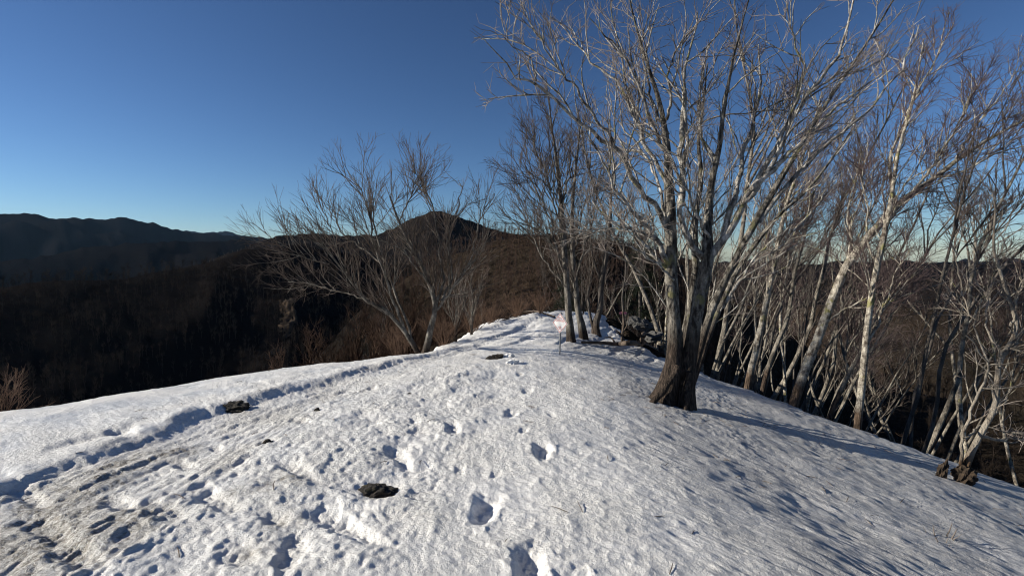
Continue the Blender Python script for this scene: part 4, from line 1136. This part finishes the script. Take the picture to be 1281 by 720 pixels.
def forest(name, lab, pts, template, seed, smin, smax):
    rng = np.random.RandomState(seed)
    n = len(pts)
    me = bpy.data.meshes.new(name); me.vertices.add(n); me.vertices.foreach_set('co', np.asarray(pts, np.float32).ravel())
    a = me.attributes.new('turn', 'FLOAT_VECTOR', 'POINT'); rot = np.zeros((n, 3), np.float32); rot[:, 2] = rng.uniform(0, 6.28, n); rot[:, :2] = rng.normal(size=(n, 2)) * .06
    a.data.foreach_set('vector', rot.ravel())
    a = me.attributes.new('size', 'FLOAT', 'POINT'); a.data.foreach_set('value', rng.uniform(smin, smax, n).astype(np.float32))
    o = link(name, me)
    g = bpy.data.node_groups.new(name, 'GeometryNodeTree')
    g.interface.new_socket('Geometry', in_out='INPUT', socket_type='NodeSocketGeometry'); g.interface.new_socket('Geometry', in_out='OUTPUT', socket_type='NodeSocketGeometry')
    gi = g.nodes.new('NodeGroupInput'); go = g.nodes.new('NodeGroupOutput')
    ip = g.nodes.new('GeometryNodeInstanceOnPoints'); oi = g.nodes.new('GeometryNodeObjectInfo'); oi.inputs['Object'].default_value = template; oi.inputs['As Instance'].default_value = True
    ra = g.nodes.new('GeometryNodeInputNamedAttribute'); ra.data_type = 'FLOAT_VECTOR'; ra.inputs['Name'].default_value = 'turn'
    sa = g.nodes.new('GeometryNodeInputNamedAttribute'); sa.data_type = 'FLOAT'; sa.inputs['Name'].default_value = 'size'
    er = g.nodes.new('FunctionNodeEulerToRotation')
    L = g.links.new
    L(gi.outputs[0], ip.inputs['Points']); L(oi.outputs['Geometry'], ip.inputs['Instance']); L(ra.outputs['Attribute'], er.inputs[0]); L(er.outputs[0], ip.inputs['Rotation']); L(sa.outputs['Attribute'], ip.inputs['Scale']); L(ip.outputs[0], go.inputs[0])
    md = o.modifiers.new('wood', 'NODES'); md.node_group = g
    tag(o, lab, 'forest', None, 'stuff')
    return o

def scatter(n, az0, az1, r0, r1, seed, keep=None, top=None):
    rng = np.random.RandomState(seed)
    a = np.radians(rng.uniform(az0, az1, n)); r = np.exp(rng.uniform(math.log(r0), math.log(r1), n)) if r1 / r0 > 3 else rng.uniform(r0, r1, n)
    x = r * np.sin(a); y = r * np.cos(a)
    if keep is not None:
        m = keep(x, y); x, y = x[m], y[m]
    z = G(x, y)
    if top is not None:
        m = (z + 9.0 - 1.6) / y < (315.0 - top) / F
        x, y, z = x[m], y[m], z[m]
    return np.stack([x, y, z], 1)
off_left = lambda x, y: poly_dist(x, y, LEFT)[0] > 9
off_right = lambda x, y: poly_dist(x, y, RIGHT)[0] < -22
forest('hillside_wood', 'brown bare woodland covering the hillside straight beyond the snow ridge', scatter(2600, -16, 24, 62, 250, 801), FT[0], 1, .55, 1.0)
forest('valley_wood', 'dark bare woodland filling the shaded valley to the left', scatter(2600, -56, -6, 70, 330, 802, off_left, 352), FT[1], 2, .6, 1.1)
forest('slope_brush', 'brown scrubby young trees on the slope below the spreading tree', scatter(1000, -30, -3, 17, 75, 808, lambda x, y: (poly_dist(x, y, LEFT)[0] > 3.5) & (np.sin(x * 91.7 + y * 37.3) * .5 + .5 < sstep(-.52, -.17, np.arctan2(x, y)))), FT[3], 7, .16, .42)
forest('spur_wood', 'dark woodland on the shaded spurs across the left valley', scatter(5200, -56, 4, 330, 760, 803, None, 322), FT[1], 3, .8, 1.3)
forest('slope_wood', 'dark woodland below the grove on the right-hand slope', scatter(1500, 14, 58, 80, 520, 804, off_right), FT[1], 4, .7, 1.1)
forest('peak_wood', 'bare brown woodland on the pointed peak and its shoulders', scatter(6000, -32, 26, 900, 1500, 805), FT[2], 5, .6, 1.0)

# ------------------------------------------------------------------ bare sunlit slip with snow patches on the spur
def slip(name, px0, px1, r_lo, r_hi, mat, seed, up, edge=.5):
    na, nr = 36, 44
    A, R = np.meshgrid(np.linspace(0, 1, na), np.linspace(0, 1, nr))
    wob = perlin(R * 4, R * 0 + seed, seed) * .25
    pxx = px0 + (px1 - px0) * (A + wob * .5)
    a = np.arctan((pxx - 640.5) / F); r = r_lo + (r_hi - r_lo) * R
    x = r * np.sin(a); y = r * np.cos(a); z = G(x.ravel(), y.ravel()).reshape(x.shape) + up + .5 * perlin(x * .4, y * .4, seed)
    d = np.minimum(np.minimum(A, 1 - A) * 2, np.minimum(R, 1 - R) * 2) + fbm(A * 3, R * 3, 3, .6, seed + 1) * .3
    i_ = np.arange(na * nr).reshape(nr, na)
    Q = np.stack([i_[:-1, :-1], i_[:-1, 1:], i_[1:, 1:], i_[1:, :-1]], -1).reshape(-1, 4)
    dq = (d[:-1, :-1] > edge * .35).ravel(); Q = Q[dq][:, ::-1]
    o = link(name, mesh_np(name, np.stack([x.ravel(), y.ravel(), z.ravel()], 1), Q, mat)); tag(o, kind='structure')
slip('bare_slope', 345, 374, 420, 470, M['earth'], 5, .5, .9)

# ------------------------------------------------------------------ thin mountain air
def haze_box():
    x0, x1, y0, y1, z0, z1 = -13500, 13500, -13500, 13500, -900, 700
    V = [(x, y, z) for z in (z0, z1) for y in (y0, y1) for x in (x0, x1)]
    me = bpy.data.meshes.new('haze'); me.from_pydata(V, [], [(0, 2, 3, 1), (4, 5, 7, 6), (0, 1, 5, 4), (2, 6, 7, 3), (0, 4, 6, 2), (1, 3, 7, 5)]); me.update()
    m = bpy.data.materials.new('haze'); m.use_nodes = True; n = m.node_tree.nodes; n.remove(n['Principled BSDF'])
    v = n.new('ShaderNodeVolumePrincipled'); v.inputs['Color'].default_value = (.35, .62, 1.0, 1); v.inputs['Density'].default_value = 8e-6; v.inputs['Anisotropy'].default_value = .2
    m.node_tree.links.new(v.outputs[0], n['Material Output'].inputs['Volume'])
    me.materials.append(m)
    o = link('haze', me); tag(o, 'thin blue mountain haze over the far ridges', 'haze', None, 'stuff')
haze_box()
